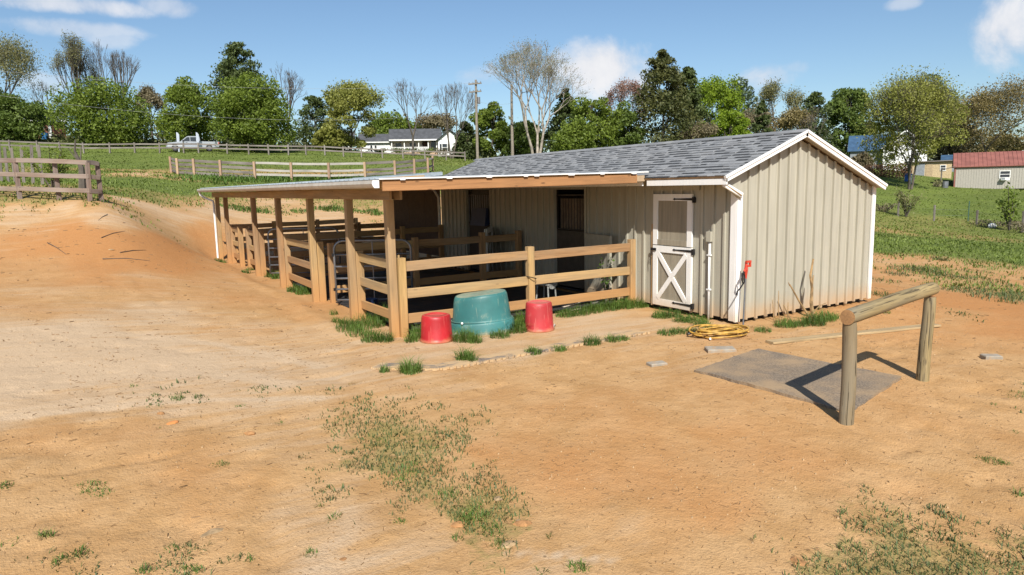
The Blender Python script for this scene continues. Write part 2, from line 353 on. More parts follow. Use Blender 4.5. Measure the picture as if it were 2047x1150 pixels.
def sstep(a, b, x): t = np.clip((x-a)/(b-a), 0, 1); return t*t*(3-2*t)
def calm(x, y):     # 0 inside the yard floor of stable and lean-to, 1 outside
    dx = np.maximum(np.maximum(PX+0.1-x, x-(SX+SW)), 0); dy = np.maximum(np.maximum(SY-y, y-27.0), 0)
    return sstep(0.0, 0.9, np.hypot(dx, dy))
def gz(x, y):
    x = np.asarray(x, float); y = np.asarray(y, float); c = calm(x, y); b = gsmooth(x, y)
    b = b*c+(1-c)*(-0.05)
    r = np.hypot(x, y); near = 1-sstep(18, 45, r)
    rough = (fbm(x*0.45, y*0.45, 3, 3)-0.5)*0.10+(fbm(x*2.3, y*2.3, 9, 3)-0.5)*0.024*near
    # low scuffed bank of sand along the outside of the posts
    rough = rough+0.075*np.exp(-((x-(PX-0.42+0.12*np.sin(y*0.9)))/0.22)**2)*sstep(10.2, 11.5, y)*(1-sstep(23, 26, y))
    # hoof pocks
    rough = rough-0.022*near*sstep(0.72, 0.8, vnoise(x*4.3+5, y*4.3, 21))*sstep(.45, .6, vnoise(x*.4, y*.4, 77))
    far = sstep(60, 160, r)
    mat_calm = 1-0.85*np.exp(-(((x-7.4)/1.3)**2+((y-5.4)/1.4)**2)**2)
    return b+rough*c*(1-far*0.4)*mat_calm
def gz1(x, y): return float(gz(np.array([x]), np.array([y]))[0])
# cover: photo points (px, py, depth or None, grass, orange, pale) turned to places on the ground
def hit(px, py):
    r = ray(px, py); t = np.linspace(1.0, 170.0, 3400); P = np.array([0, 0, CAMH])[None]+r[None]*t[:, None]
    s = P[:, 2]-gsmooth(P[:, 0], P[:, 1]); i = np.argmax(s < 0)
    return P[i] if s[i] < 0 else P[-1]
_cov = [  # px, py, grass, orange, pale
 (300, 395, .85, 0, .1), (400, 388, .95, 0, 0), (330, 378, 1, 0, 0), (230, 388, .95, 0, 0), (400, 345, .9, 0, 0), (320, 362, 1, 0, 0), (430, 372, .95, 0, 0), (200, 345, 1, 0, 0), (1760, 470, .92, .05, 0), (1850, 470, .92, .05, 0), (2000, 490, 1, 0, 0), (1900, 485, 1, 0, 0), (1780, 503, .95, 0, 0), (1900, 510, .9, 0, 0), (2000, 508, .95, 0, 0), (90, 404, .7, 0, 0), (30, 406, .7, 0, 0), (180, 410, .6, 0, .1), (225, 408, .5, 0, .2),
 (60, 395, .75, 0, 0), (10, 400, .8, 0, 0), (150, 396, .8, 0, 0), (215, 400, .55, 0, 0), (30, 418, .1, 0, .7), (130, 418, .08, .1, .7), (230, 415, .15, 0, .6), (265, 402, .1, 0, .8), (290, 385, .85, 0, 0), (350, 400, .5, 0, .3), (250, 370, 1, 0, 0), (150, 360, 1, 0, 0),
 (40, 360, 1, 0, 0), (380, 370, 1, 0, 0), (300, 345, .55, .2, .4), (270, 347, .3, .2, .5), (340, 352, .6, 0, .4), (250, 330, 1, 0, 0), (100, 300, 1, 0, 0), (300, 312, 1, 0, 0), (500, 360, 1, 0, 0), (650, 360, 1, 0, 0), (780, 355, 1, 0, 0), (600, 346, .62, .5, 0), (500, 343, .7, .4, 0), (700, 344, .62, .5, 0), (600, 338, .95, .1, 0), (500, 335, .95, .1, 0), (700, 336, .95, .1, 0), (800, 338, .95, 0, 0), (850, 350, .9, 0, 0),
 (430, 410, .1, 0, .6), (480, 412, .5, 0, .3), (520, 415, .6, 0, .4), (560, 405, .15, 0, .7), (600, 418, .4, 0, .4), (650, 405, .5, 0, .5), (700, 405, .75, 0, .2), (740, 420, .5, 0, .3), (620, 400, .8, 0, 0), (540, 398, .5, 0, .4), (660, 428, .1, 0, .6), (500, 430, 0, .1, .6), (700, 440, 0, .2, .5), (760, 440, .3, 0, .3), (450, 440, 0, .3, .4),
 (600, 310, 1, 0, 0), (750, 318, .9, 0, 0), (900, 322, .9, 0, 0), (840, 308, .9, 0, 0), (1000, 322, 1, 0, 0), (1300, 320, 1, 0, 0), (1700, 350, 1, 0, 0),
 (1850, 385, 1, 0, 0), (1780, 400, 1, 0, 0), (2000, 390, 1, 0, 0), (1800, 425, .9, .1, 0), (1950, 430, .95, 0, 0), (1870, 440, .85, .1, 0), (1780, 455, .85, .15, 0), (1800, 465, .65, .35, .2), (1930, 475, .78, .25, .1), (2020, 470, .9, .1, 0), (1770, 485, 1, 0, 0), (1850, 495, 1, 0, 0), (1950, 500, .95, .1, 0), (2030, 520, .95, 0, 0), (1760, 518, .25, .4, .4), (1830, 520, .35, .4, .3), (1790, 535, .35, .4, .2), (1850, 535, .72, 0, .1), (1900, 530, .3, .5, .2), (1960, 535, .6, .2, 0), (2030, 545, .4, .4, .2),
 (1760, 550, .15, .5, .3), (1900, 555, .55, .2, .1), (1950, 555, .6, .2, 0), (2000, 560, .3, .4, .2), (1960, 575, .5, .3, 0), (2030, 590, .8, .1, 0), (1990, 580, .55, .3, 0), (1780, 575, .3, .5, .1), (1830, 595, .02, .8, 0), (1920, 600, .05, 1, 0), (2000, 620, .05, .9, 0), (1900, 630, .2, .5, 0), (2040, 640, .02, .7, 0), (1780, 610, .08, .6, .1), (1930, 680, 0, .4, .2), (2000, 740, .2, .2, .2), (2035, 760, .4, .1, .2), (2040, 790, .35, .1, .1), (1950, 800, .05, .2, .1), (2000, 640, .1, .7, 0),
 (700, 850, .45, .1, .3), (760, 870, .72, 0, .2), (840, 880, .66, 0, .2), (900, 880, .45, .1, .2), (720, 920, .55, 0, .3), (800, 930, .7, 0, .2), (850, 960, .62, 0, .2), (900, 990, .6, 0, .1), (960, 1030, .68, .3, 0), (1000, 1060, .55, .3, .2), (640, 930, .4, 0, .3), (760, 980, .35, 0, .3), (700, 960, .3, 0, .4), (930, 940, .15, .2, .2), (960, 900, .05, .5, .1), (620, 880, .2, 0, .4), (820, 835, .4, 0, .3),
 (1700, 1090, .5, 0, .1), (1650, 1130, .6, 0, .1), (1780, 1060, .62, 0, 0), (1800, 1120, .72, 0, 0), (1900, 1110, .68, 0, 0), (1950, 1060, .45, 0, .1), (2030, 1110, .6, 0, 0), (1850, 1040, .35, 0, .1), (1560, 1090, .3, 0, .2), (1600, 1050, .12, 0, .2), (1500, 1140, .05, 0, .2), (1950, 1010, .05, .1, .1), (1740, 1145, .75, 0, 0),
 (200, 980, .25, .1, .1), (20, 980, .3, .1, .1), (60, 1060, .2, .2, 0), (150, 1110, .3, .1, .1), (350, 1110, .22, .1, .1), (90, 800, .12, 0, .7), (200, 800, .1, 0, .7), (350, 795, .18, 0, .7), (500, 800, .16, 0, .6), (600, 805, .14, 0, .5), (300, 1100, .15, .1, .1), (20, 1140, .2, 0, .1),
 (250, 490, 0, 1, 0), (150, 470, 0, .9, 0), (350, 500, 0, 1, 0), (300, 520, 0, 1, 0), (60, 470, 0, .6, .3), (420, 480, 0, .7, .1), (180, 530, 0, .75, .1), (60, 540, 0, .5, .2), (400, 520, 0, .55, .2), (480, 560, 0, .4, .3), (300, 560, 0, .35, .35), (100, 600, 0, .3, .4), (200, 440, .02, .3, .6), (350, 440, .02, .25, .6), (50, 440, .02, .2, .6), (420, 425, .05, .1, .7),
 (300, 640, 0, .1, .6), (500, 650, 0, .2, .5), (100, 680, .02, 0, .9), (300, 730, .03, 0, .95), (500, 730, .02, .1, .8), (50, 760, .05, 0, 1), (650, 740, .02, .1, .7), (600, 680, 0, .15, .6), (640, 620, 0, .5, .1), (560, 600, 0, .45, .2), (750, 760, .05, .2, .5), (250, 860, .02, .35, .2), (100, 870, .02, .3, .2), (400, 900, .02, .35, .2), (300, 950, .02, .3, .1), (500, 980, .02, .25, .2), (400, 1050, .02, .3, .1), (600, 1020, .05, .1, .5), (700, 1100, .04, .15, .5), (850, 1080, .04, .15, .5), (520, 860, .05, .2, .4),
 (900, 780, .05, .2, .4), (1000, 760, .02, .3, .2), (1150, 740, .02, .3, .2), (1100, 850, 0, .4, .1), (1250, 850, 0, .5, 0), (1150, 950, 0, .55, .1), (1300, 950, 0, .5, .1), (1250, 1080, .02, .35, .25), (1450, 900, 0, .45, .05), (1600, 900, 0, .4, .1), (1750, 900, .02, .35, .1), (1450, 1030, .02, .4, .1), (1100, 1100, .05, .2, .4), (1400, 800, 0, .35, .15), (1850, 850, .03, .3, .15), (1950, 920, .04, .3, .1), (1850, 960, .03, .3, .1),
 (1300, 700, 0, .2, .35), (1450, 720, 0, .2, .35), (1600, 680, 0, .25, .3), (1750, 680, 0, .35, .2), (1200, 655, 0, .05, .7), (1000, 700, 0, .1, .6), (850, 710, .02, .1, .6), (720, 720, .02, .2, .5), (1650, 720, 0, .3, .2), (1850, 700, 0, .35, .2),
]
_cp = np.array([[*hit(a, b)[:2], g, o_, p_] for (a, b, g, o_, p_) in _cov])
_cp = np.concatenate([_cp, np.array([[6.5, 12, 0, .1, .1], [6.5, 16, 0, .1, .1], [6.5, 20, 0, .2, .2], [6, 25, 0, .2, .4], [11, 12, 0, 0, 0], [-40, 60, 1, 0, 0], [-10, 40, 1, 0, 0], [-30, 20, .7, .2, .2], [30, -5, .6, .3, 0], [60, 10, 1, 0, 0], [-5, -5, .1, .3, .3], [5, -5, .3, .3, .1], [90, 120, 1, 0, 0], [20, 150, 1, 0, 0], [20, 25, 1, 0, 0], [16, 17, .7, .3, 0], [14, 21, .8, .1, .1]])])
_pq = np.stack([np.arctan2(_cp[:, 0], _cp[:, 1])*5.0, np.log(np.hypot(_cp[:, 0], _cp[:, 1]))*2.0], 1)
_tracks = [([hit(*a)[:2] for a in ln], wd, am) for ln, wd, am in (  # worn pale wheel tracks and wash lines
 ([(0, 834), (150, 822), (300, 806), (480, 800), (640, 798)], .07, .6), ([(180, 668), (300, 672), (450, 690), (560, 712), (640, 735)], .09, .5), ([(230, 705), (330, 712), (420, 735)], .10, .5), ([(990, 1105), (1100, 1108), (1230, 1122)], .04, .5),
 ([(1120, 850), (1180, 930), (1240, 1030), (1290, 1100)], .12, .14), ([(1330, 840), (1390, 900), (1440, 960)], .10, .12), ([(560, 770), (420, 745), (250, 740), (60, 750)], .14, .5), ([(620, 1140), (700, 1060), (690, 990)], .14, .2), ([(1500, 870), (1460, 960), (1500, 1060)], .12, .12))]
def cover(x, y):
    x = np.asarray(x, float); y = np.asarray(y, float); sh = x.shape; x = x.ravel(); y = y.ravel()
    r = np.maximum(np.hypot(x, y), 1.5)
    a = np.arctan2(x, y)*5.0; b = np.log(r)*2.0
    a = a+(fbm(a*3.2, b*5, 31)-.5)*0.25; b = b+(fbm(a*3.2+9, b*5, 37)-.5)*0.18
    out = np.zeros((len(x), 3))
    for s in range(0, len(x), 30000):
        e = slice(s, s+30000); d2 = (a[e, None]-_pq[None, :, 0])**2+((b[e, None]-_pq[None, :, 1])*1.5)**2
        w = 1.0/(d2+0.006)**2.2; out[e] = (w@_cp[:, 2:])/w.sum(1)[:, None]
    for ln, wd, am in _tracks:
        d = np.full(len(x), 9.0)
        for (p, q) in zip(ln[:-1], ln[1:]):
            v = q-p; t = np.clip(((x-p[0])*v[0]+(y-p[1])*v[1])/(v@v), 0, 1); d = np.minimum(d, np.hypot(x-p[0]-v[0]*t, y-p[1]-v[1]*t))
        out[:, 2] += am*np.exp(-(d/wd)**2); out[:, 1] -= .4*am*np.exp(-(d/wd)**2)
    return out.reshape(sh+(3,))
# one non-uniform sheet, fine round the stable and reaching the horizon
_g = 620; _u = np.linspace(-1, 1, _g); _b = 5.6; _a = 420/math.sinh(_b)
gx = 4.6+_a*np.sinh(_b*_u); gy = 6.4+_a*np.sinh(_b*_u)
GX, GY = np.meshgrid(gx, gy, indexing='ij'); GZ = gz(GX, GY); CV = cover(GX, GY)
_idx = np.arange(_g*_g).reshape(_g, _g); _q = np.stack([_idx[:-1, :-1], _idx[1:, :-1], _idx[1:, 1:], _idx[:-1, 1:]], -1).reshape(-1, 4)
gme = nmesh('ground', np.stack([GX, GY, GZ], -1).reshape(-1, 3), quads=_q, smooth=True)
for k, nm in enumerate(('grass', 'orange', 'pale')):
    at = gme.attributes.new(nm, 'FLOAT', 'POINT'); at.data.foreach_set('value', CV[..., k].ravel().astype(np.float32))
def ground_mat():
    mt, N, b, o = mat_new('sandy_clay_ground'); P = N.n('ShaderNodeNewGeometry').outputs['Position']
    g, og, pl = [N.n('ShaderNodeAttribute', attribute_name=k).outputs['Fac'] for k in ('grass', 'orange', 'pale')]
    n0 = N.noise(P, 0.45, 5.0, 0.6); n1 = N.noise(P, 2.1, 6.0, 0.65, 0.3); n2 = N.noise(P, 9.0, 5.0, 0.65); n3 = N.noise(P, 55.0, 3.0, 0.6); n4 = N.noise(P, 160.0, 2.0, 0.6)
    st = N.noise(scaled(N, P, (0.5, 3.2, 1)).outputs[0], 1.0, 5.0, 0.62, 0.8)
    col = N.mix(N.ss(n1, 0.3, 0.7), (0.400, 0.228, 0.094), (0.500, 0.308, 0.146))
    col = N.mix(N.ss(N.math('ADD', og, N.math('MULTIPLY', N.math('SUBTRACT', n0, 0.5), 0.9)), 0.12, 0.85, 0.0, 0.94), col, N.mix(n2, (0.400, 0.168, 0.052), (0.485, 0.242, 0.092)))
    col = N.mix(N.ss(N.math('ADD', pl, N.math('MULTIPLY', N.math('SUBTRACT', st, 0.5), 1.3)), 0.25, 0.95, 0.0, 0.88), col, N.mix(n2, (0.440, 0.315, 0.198), (0.585, 0.445, 0.302)))
    col = N.mix(N.math('MULTIPLY', N.ss(n3, 0.50, 0.72), 0.30), col, (0.22, 0.12, 0.05)); col = N.mix(N.math('MULTIPLY', N.ss(n2, 0.5, 0.75), 0.14), col, (0.30, 0.165, 0.07))
    col = N.mix(N.math('MULTIPLY', N.ss(n4, 0.55, 0.8), 0.35), col, (0.70, 0.52, 0.33))
    # droppings, chaff and other dark specks
    vo = N.n('ShaderNodeTexVoronoi'); N.L(P, vo.inputs['Vector']); vo.inputs['Scale'].default_value = 13.0
    rnd = N.n('ShaderNodeSeparateColor'); N.L(vo.outputs['Color'], rnd.inputs[0])
    sp = N.math('MULTIPLY', N.ss(vo.outputs['Distance'], 0.10, 0.2, 1.0, 0.0), N.ss(N.math('ADD', rnd.outputs[0], N.math('MULTIPLY', n1, 0.5)), 0.9, 1.05))
    col = N.mix(N.math('MULTIPLY', sp, 0.6), col, (0.12, 0.075, 0.04))
    # turf
    gm = N.ss(N.math('ADD', g, N.math('MULTIPLY', N.math('SUBTRACT', N.math('ADD', N.math('MULTIPLY', n1, 0.35), N.math('MULTIPLY', n2, 0.65)), 0.5), 1.5)), 0.42, 0.72)
    gp = N.noise(P, 0.16, 4.0, 0.6); gq = N.noise(P, 1.3, 4.0, 0.65)
    gc = N.mix(N.ss(gp, 0.3, 0.7), (0.082, 0.125, 0.024), (0.130, 0.182, 0.034)); gc = N.mix(N.math('MULTIPLY', N.ss(gq, 0.5, 0.75), 0.55), gc, (0.17, 0.165, 0.060)); gc = N.mix(N.math('MULTIPLY', N.ss(n3, 0.45, 0.7), 0.5), gc, (0.035, 0.065, 0.016))
    farg = N.ss(g, 0.72, 0.95)
    col = N.mix(N.math('MULTIPLY', gm, N.math('ADD', N.math('MULTIPLY', farg, 0.5), 0.45)), col, gc)
    N.L(col, b.inputs['Base Color']); b.inputs['Roughness'].default_value = 0.95; b.inputs['Specular IOR Level'].default_value = 0.12
    h = N.math('ADD', N.math('MULTIPLY', n2, 1.0), N.math('ADD', N.math('MULTIPLY', n3, 0.45), N.math('MULTIPLY', n4, 0.2)))
    bump(N, b, h, 0.65, 0.036); return mt
GROUND = ground_mat()
link(bpy.data.objects.new('ground', gme), Matrix.Identity(4), None, GROUND, kind='structure')
# ------------------------------------------------------------------ blades of grass
def blades(name, pos, hgt, wid, lean, mat, label, cat='grass', rnd=None, top=True, parent=None):
    """one mesh of bent two-segment grass blades; pos (n,3)"""
    n = len(pos); az = RNG.uniform(0, 2*math.pi, n); d = np.stack([np.cos(az), np.sin(az), np.zeros(n)], 1); s = np.stack([-np.sin(az), np.cos(az), np.zeros(n)], 1)
    hgt = np.broadcast_to(hgt, n)[:, None]; wid = np.broadcast_to(wid, n)[:, None]; lean = np.broadcast_to(lean, n)[:, None]; up = np.array([[0, 0, 1.0]])
    mid = pos+up*hgt*0.6+d*lean*hgt*0.35; tip = pos+up*hgt*(1-0.35*lean)+d*lean*hgt*1.0
    v = np.stack([pos-s*wid*.5, pos+s*wid*.5, mid+s*wid*.42, mid-s*wid*.42, tip+s*wid*.06, tip-s*wid*.06], 1).reshape(-1, 3)
    i = np.arange(n)[:, None]*6; q = np.concatenate([i+np.array([[0, 1, 2, 3]]), i+np.array([[3, 2, 4, 5]])], 1).reshape(-1, 4)
    r = np.repeat(RNG.random(n) if rnd is None else rnd, 2)
    o = bpy.data.objects.new(name, nmesh(name, v, quads=q, rnd=r))
    return link(o, Matrix.Identity(4), parent, mat, label=label, cat=cat if parent is None else None, kind='stuff')
GRASSM = foliage('lush_grass', (0.062, 0.122, 0.022), 0.5, 0.3, (0.115, 0.190, 0.034), cl=3); TURFM = foliage('turf_grass', (0.098, 0.138, 0.024), 0.42, 0.3, (0.165, 0.212, 0.040), cl=0.5)
DULLG = foliage('dull_ground_grass', (0.055, 0.085, 0.026), 0.5, 0.2, (0.105, 0.135, 0.042), cl=3); STRAW = foliage('dry_straw', (0.30, 0.19, 0.075), 0.35, 0.15, (0.42, 0.29, 0.13), cl=3)
def sample(n, az0, az1, r0, r1):
    a = RNG.uniform(az0, az1, n)+YAW; r = np.exp(RNG.uniform(math.log(r0), math.log(r1), n)); return np.sin(a)*r, np.cos(a)*r, r
def inside_shed(x, y): return (x > PX+0.2) & (x < SX+SW+0.05) & (y > SY-0.03) & (y < 26.8)
def field(name, n, r0, r1, hk, thr, mat, label, az=(-.68, .68), cond=None, wk=0.0016):
    x, y, r = sample(n, az[0], az[1], r0, r1); c = cover(x, y)[:, 0]; nn = fbm(x*1.1, y*1.1, 51); n2 = fbm(x*6, y*6, 57)
    keep = ((c+(nn-.47)*0.9+(n2-.47)*.8) > thr+RNG.uniform(-.12, .12, n)) & ~inside_shed(x, y) & (c > .12)
    if cond is not None: keep &= cond(x, y)
    x, y, r = x[keep], y[keep], r[keep]; P = np.stack([x, y, gz(x, y)-0.005], 1)
    h = hk*RNG.uniform(.5, 1.4, len(x))*(0.7+0.6*fbm(x*.7, y*.7, 61)); w = np.maximum(0.006, wk*r)*RNG.uniform(.7, 1.5, len(x))
    return blades(name, P, h, w, RNG.uniform(.2, 1.1, len(x)), mat, label)
field('hillside_grass', 100000, 20, 130, 0.10, 0.42, TURFM, 'short green pasture grass on the hillside and field', wk=0.0011)
field('foreground_grass', 90000, 2.6, 9.0, 0.040, 0.39, DULLG, 'sparse low dull green grass patches in the sandy foreground', wk=0.0012)
field('yard_edge_grass', 16000, 9.0, 21, 0.05, 0.50, DULLG, 'thin grass creeping over the clay beside the stable', wk=0.0011)
# ------------------------------------------------------------------ stable
TIPL, APX, TIPR = (8.66, 2.394), (10.57, 3.12), (12.90, 2.183)
def roof_z(x):      # top of deck
    if x <= APX[0]: return TIPL[1]+(x-TIPL[0])*(APX[1]-TIPL[1])/(APX[0]-TIPL[0])
    return APX[1]+(x-APX[0])*(TIPR[1]-APX[1])/(TIPR[0]-APX[0])
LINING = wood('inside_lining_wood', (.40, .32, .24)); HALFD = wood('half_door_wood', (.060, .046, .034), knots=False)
stable = thing('stable', 'beige board-and-batten stable with grey shingle roof and white trim', 'stable', (SX, SY, 0))
YF = SY+SL; ROH = 0.19; BW = 0.2467
# gable wall: boards and battens, each its own piece
gw = MB().poly([(SX+.02, SY+.03, .05), (SX+SW-.02, SY+.03, .05), (SX+SW-.02, SY+.03, roof_z(SX+SW)-.12), (APX[0], SY+.03, APX[1]-.12), (SX+.02, SY+.03, roof_z(SX)-.12)], (0, .08, 0)).build('gable_wall', INTERIOR, stable, Matrix.Identity(4))
nb = 15
for i in range(nb):
    x0 = SX+i*SW/nb+.002; x1 = SX+(i+1)*SW/nb-.002; dp = random.uniform(0, .004); zb = .03+random.uniform(-.01, .012)
    pts = [(x0, SY+.028, zb), (x1, SY+.028, zb), (x1, SY+.028, roof_z(x1)-.10)]
    if x0 < APX[0] < x1: pts.append((APX[0], SY+.028, APX[1]-.10))
    pts.append((x0, SY+.028, roof_z(x0)-.10))
    MB().poly(pts, (0, -.022-dp, 0)).build('board', SIDING, gw, Matrix.Identity(4))
for i in range(1, nb):
    x = SX+i*SW/nb; zb = .0+random.uniform(-.015, .02); w = .021
    MB().poly([(x-w, SY+.005, zb), (x+w, SY+.005, zb), (x+w, SY+.005, roof_z(x+w)-.10), (x-w, SY+.005, roof_z(x-w)-.10)], (0, -.042, 0)).build('batten', SIDING, gw, Matrix.Identity(4))
# front wall with two stall openings
WT = roof_z(SX)-.13
OPN = [(12.10, 13.25, 2.20), (16.16, 17.50, 2.22)]
fw = MB()
ycuts = [SY+.03]+[v for o_ in OPN for v in o_[:2]]+[YF-.03]
for a, b in zip(ycuts[0::2], ycuts[1::2]): fw.box(SX+.03, SX+.11, a, b, .02, WT)
for a, b, zt in OPN: fw.box(SX+.03, SX+.11, a, b, zt+.002, WT)
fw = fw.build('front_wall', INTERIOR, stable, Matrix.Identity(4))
def fboard(y0, y1, z0, z1): MB().box(SX+.004-random.uniform(0, .004), SX+.027, y0+.002, y1-.002, z0, z1).build('board', SIDING, fw, Matrix.Identity(4))
def fbatten(y, z0, z1): MB().box(SX-.034, SX+.003, y-.021, y+.021, z0, z1).build('batten', SIDING, fw, Matrix.Identity(4))
yb = SY
while yb < YF-.02:
    y1 = min(yb+BW, YF); segs = [(yb, y1)]; zb = .03
    for a, b, zt in OPN:
        ns = []
        for s0, s1 in segs:
            if s1 <= a or s0 >= b: ns.append((s0, s1)); continue
            if s0 < a-.03: ns.append((s0, a))
            if s1 > b+.03: ns.append((b, s1))
            fboard(max(s0, a), min(s1, b), zt+.004, WT)
        segs = ns
    for s0, s1 in segs: fboard(s0, s1, zb+random.uniform(-.01, .01), WT)
    if yb > SY+.1:
        hit_o = [o_ for o_ in OPN if o_[0]-.05 < yb < o_[1]+.05]
        fbatten(yb, hit_o[0][2]+.09 if hit_o else random.uniform(-.01, .03), WT)
    yb += BW
# other walls, inside floor and stall partitions
MB().box(SX+SW-.06, SX+SW, SY+.11, YF, .02, roof_z(SX+SW)-.14).build('rear_wall', INTERIOR, stable, Matrix.Identity(4))
MB().poly([(SX+.11, YF-.08, .02), (SX+SW-.06, YF-.08, .02), (SX+SW-.06, YF-.08, roof_z(SX+SW)-.14), (APX[0], YF-.08, APX[1]-.13), (SX+.11, YF-.08, roof_z(SX)-.14)], (0, .07, 0)).build('far_gable_wall', SIDING, stable, Matrix.Identity(4))
MB().box(SX+.12, SX+SW-.07, SY+.12, YF-.1, -.03, .005).build('inside_floor', RUBBER, stable, Matrix.Identity(4))
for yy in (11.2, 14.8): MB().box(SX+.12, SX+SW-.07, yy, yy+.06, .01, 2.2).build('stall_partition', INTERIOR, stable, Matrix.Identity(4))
for yy in np.arange(SY+.12, YF-.2, .3): MB().box(SX+SW-.1, SX+SW-.063, yy, yy+.28, .02, 2.1).build('inside_lining_board', LINING, stable, Matrix.Identity(4))
# trim
def tb(name, x0, x1, y0, y1, z0, z1, mat=WHITE, par=stable): return MB().box(x0, x1, y0, y1, z0, z1).build(name, mat, par, Matrix.Identity(4))
tb('corner_board', SX-.030, SX+.085, SY-.034, SY-.003, -.01, 2.12); tb('corner_board', SX-.032, SX-.001, SY-.002, SY+.11, .0, 2.12)
tb('corner_board', SX+SW-.055, SX+SW+.03, SY-.034, SY-.003, .02, 2.16)
fas = tb('fascia', TIPL[0]-.012, TIPL[0]+.016, SY-ROH, 9.66, 2.255, 2.345); tb('sub_fascia', TIPL[0]-.004, TIPL[0]+.016, SY-ROH+.03, 9.66, 2.349, 2.392, TAN)
tb('fascia', TIPL[0]-.012, TIPL[0]+.016, 9.78, YF+.2, 2.255, 2.39)
# rake boards and roof deck
def slab(x0, z0, x1, z1, y0, y1, t0, t1):
    v = Vector((x1-x0, 0, z1-z0)).normalized(); n = Vector((-v.z, 0, v.x))
    return [(x0+n.x*t0, y0, z0+n.z*t0), (x1+n.x*t0, y0, z1+n.z*t0), (x1+n.x*t1, y0, z1+n.z*t1), (x0+n.x*t1, y0, z0+n.z*t1)], (0, y1-y0, 0)
roof = MB(); 
roof.poly(*slab(TIPL[0]-.02, TIPL[1], APX[0], APX[1], SY-ROH+.03, YF+.2, -.045, -.004)); roof.poly(*slab(APX[0], APX[1], TIPR[0], TIPR[1], SY-ROH+.03, YF+.2, -.045, -.004))
roof = roof.build('roof', TAN, stable, Matrix.Identity(4))
for (a, b, e0, e1) in ((TIPL, APX, -.04, .0), (APX, TIPR, 0, .03)):
    MB().poly(*slab(a[0]+e0, a[1]+e0*.37, b[0]+e1, b[1]-e1*.39, SY-ROH, SY-ROH+.028, -.092, .004)).build('rake_board', WHITE, stable, Matrix.Identity(4))
    MB().poly(*slab(a[0]+e0, a[1]+e0*.37, b[0]+e1, b[1]-e1*.39, SY-ROH-.018, SY-ROH-.002, -.028, .014)).build('rake_drip_edge', WHITE, stable, Matrix.Identity(4))
MB().poly(*slab(SX+.03, roof_z(SX+.03)-.06, APX[0], APX[1]-.06, SY-ROH+.03, SY-.04, -.02, 0)).build('rake_soffit', SIDING, stable, Matrix.Identity(4))
MB().poly(*slab(APX[0], APX[1]-.06, TIPR[0]-.05, TIPR[1]-.04, SY-ROH+.03, SY-.04, -.02, 0)).build('rake_soffit', SIDING, stable, Matrix.Identity(4))
# closed eave: sloping return from the eave tip down to the corner
ret = MB().poly([(TIPL[0]+.03, SY-.06, 2.30), (SX-.005, SY-.06, 2.02), (SX-.005, SY-.06, 2.50), (TIPL[0]+.2, SY-.06, 2.40)], (0, .05, 0)).build('eave_return', SIDING, stable, Matrix.Identity(4))
plank('return_trim', (TIPL[0]+.03, SY-.10, 2.265), (SX+.02, SY-.075, 2.075), .085, .03, WHITE, stable, side=(0, 1, 0))
plank('return_soffit', (TIPL[0]+.0, SY-.065, 2.285), (SX-.02, SY-.065, 2.075), .10, .014, TAN, stable, side=(.55, 0, 1))
MB().box(TIPL[0]+.02, SX-.005, SY-.01, 9.58, 2.27, 2.285).build('eave_soffit', SIDING, stable, Matrix.Identity(4))
# shingles
SHM, N, b_, o_ = mat_new('grey_asphalt_shingle')
rv = N.math('FRACT', N.math('ADD', N.n('ShaderNodeObjectInfo').outputs['Random'], N.n('ShaderNodeAttribute', attribute_name='rnd').outputs['Fac']))
P_ = N.n('ShaderNodeNewGeometry').outputs['Position']; g1 = N.noise(P_, 140.0, 2.0); g2 = N.noise(P_, 1.2, 3.0)
cr = N.n('ShaderNodeValToRGB'); N.L(rv, cr.inputs[0]); el = cr.color_ramp.elements; el[0].color = (.190, .195, .200, 1); el[1].color = (.285, .290, .292, 1); e_ = el.new(.5); e_.color = (.235, .240, .245, 1)
c_ = N.mix(N.ss(g1, .35, .7), N.mix(.45, cr.outputs[0], (.06, .064, .072)), cr.outputs[0]); c_ = N.mix(N.math('MULTIPLY', N.ss(g2, .4, .7), .25), c_, (.26, .25, .24)); N.L(c_, b_.inputs['Base Color']); b_.inputs['Roughness'].default_value = .9; bump(N, b_, g1, .4, .004)
sv = Vector((APX[0]-TIPL[0], 0, APX[1]-TIPL[1])); SLEN = sv.length; sv.normalize(); sn = Vector((-sv.z, 0, sv.x))
def tabmesh(L, h, th):
    mb = MB(); c = .006; mb.add([(0, 0, 0), (L, 0, 0), (L-c, 0, th), (c, 0, th), (0, h, 0), (L, h, 0), (L-c, h, .003), (c, h, .003)], [(3, 2, 1, 0), (0, 1, 5, 4), (2, 3, 7, 6), (1, 2, 6, 5), (3, 0, 4, 7), (6, 7, 4, 5)]); return mb
EXP = SLEN/15.0; tabs = []
for c in range(15):
    y = SY-ROH+.0-random.uniform(0, .2)
    while y < YF+.2:
        L = random.choice((.12, .15, .18, .22)); th = random.choice((.010, .010, .020)); y0 = max(y, SY-ROH+.002); y1 = min(y+L, YF+.2)
        if y1-y0 > .03: tabs.append((c, y0, y1-y0, L if (y0 == y and y1 == y+L) else None, th))
        y += L
def tabM(c, y0):
    p = Vector((TIPL[0]-.03, 0, TIPL[1]-.011))+sv*(c*EXP)+sn*(.002); M = Matrix.Identity(4)
    for i in range(3): M[i][0] = (0, 1, 0)[i]; M[i][1] = sv[i]; M[i][2] = -sn[i] if False else sn[i]
    M.translation = (p.x, y0, p.z); return M
def sh_key(t): q = Vector((TIPL[0]+t[0]*EXP*sv.x, t[1], 2.5)); return q.length/max(.05, t[2])*.35+q.length
tabs.sort(key=lambda t: t[1]+t[0]*.15); cache = {}; rest = MB(); rr_ = []
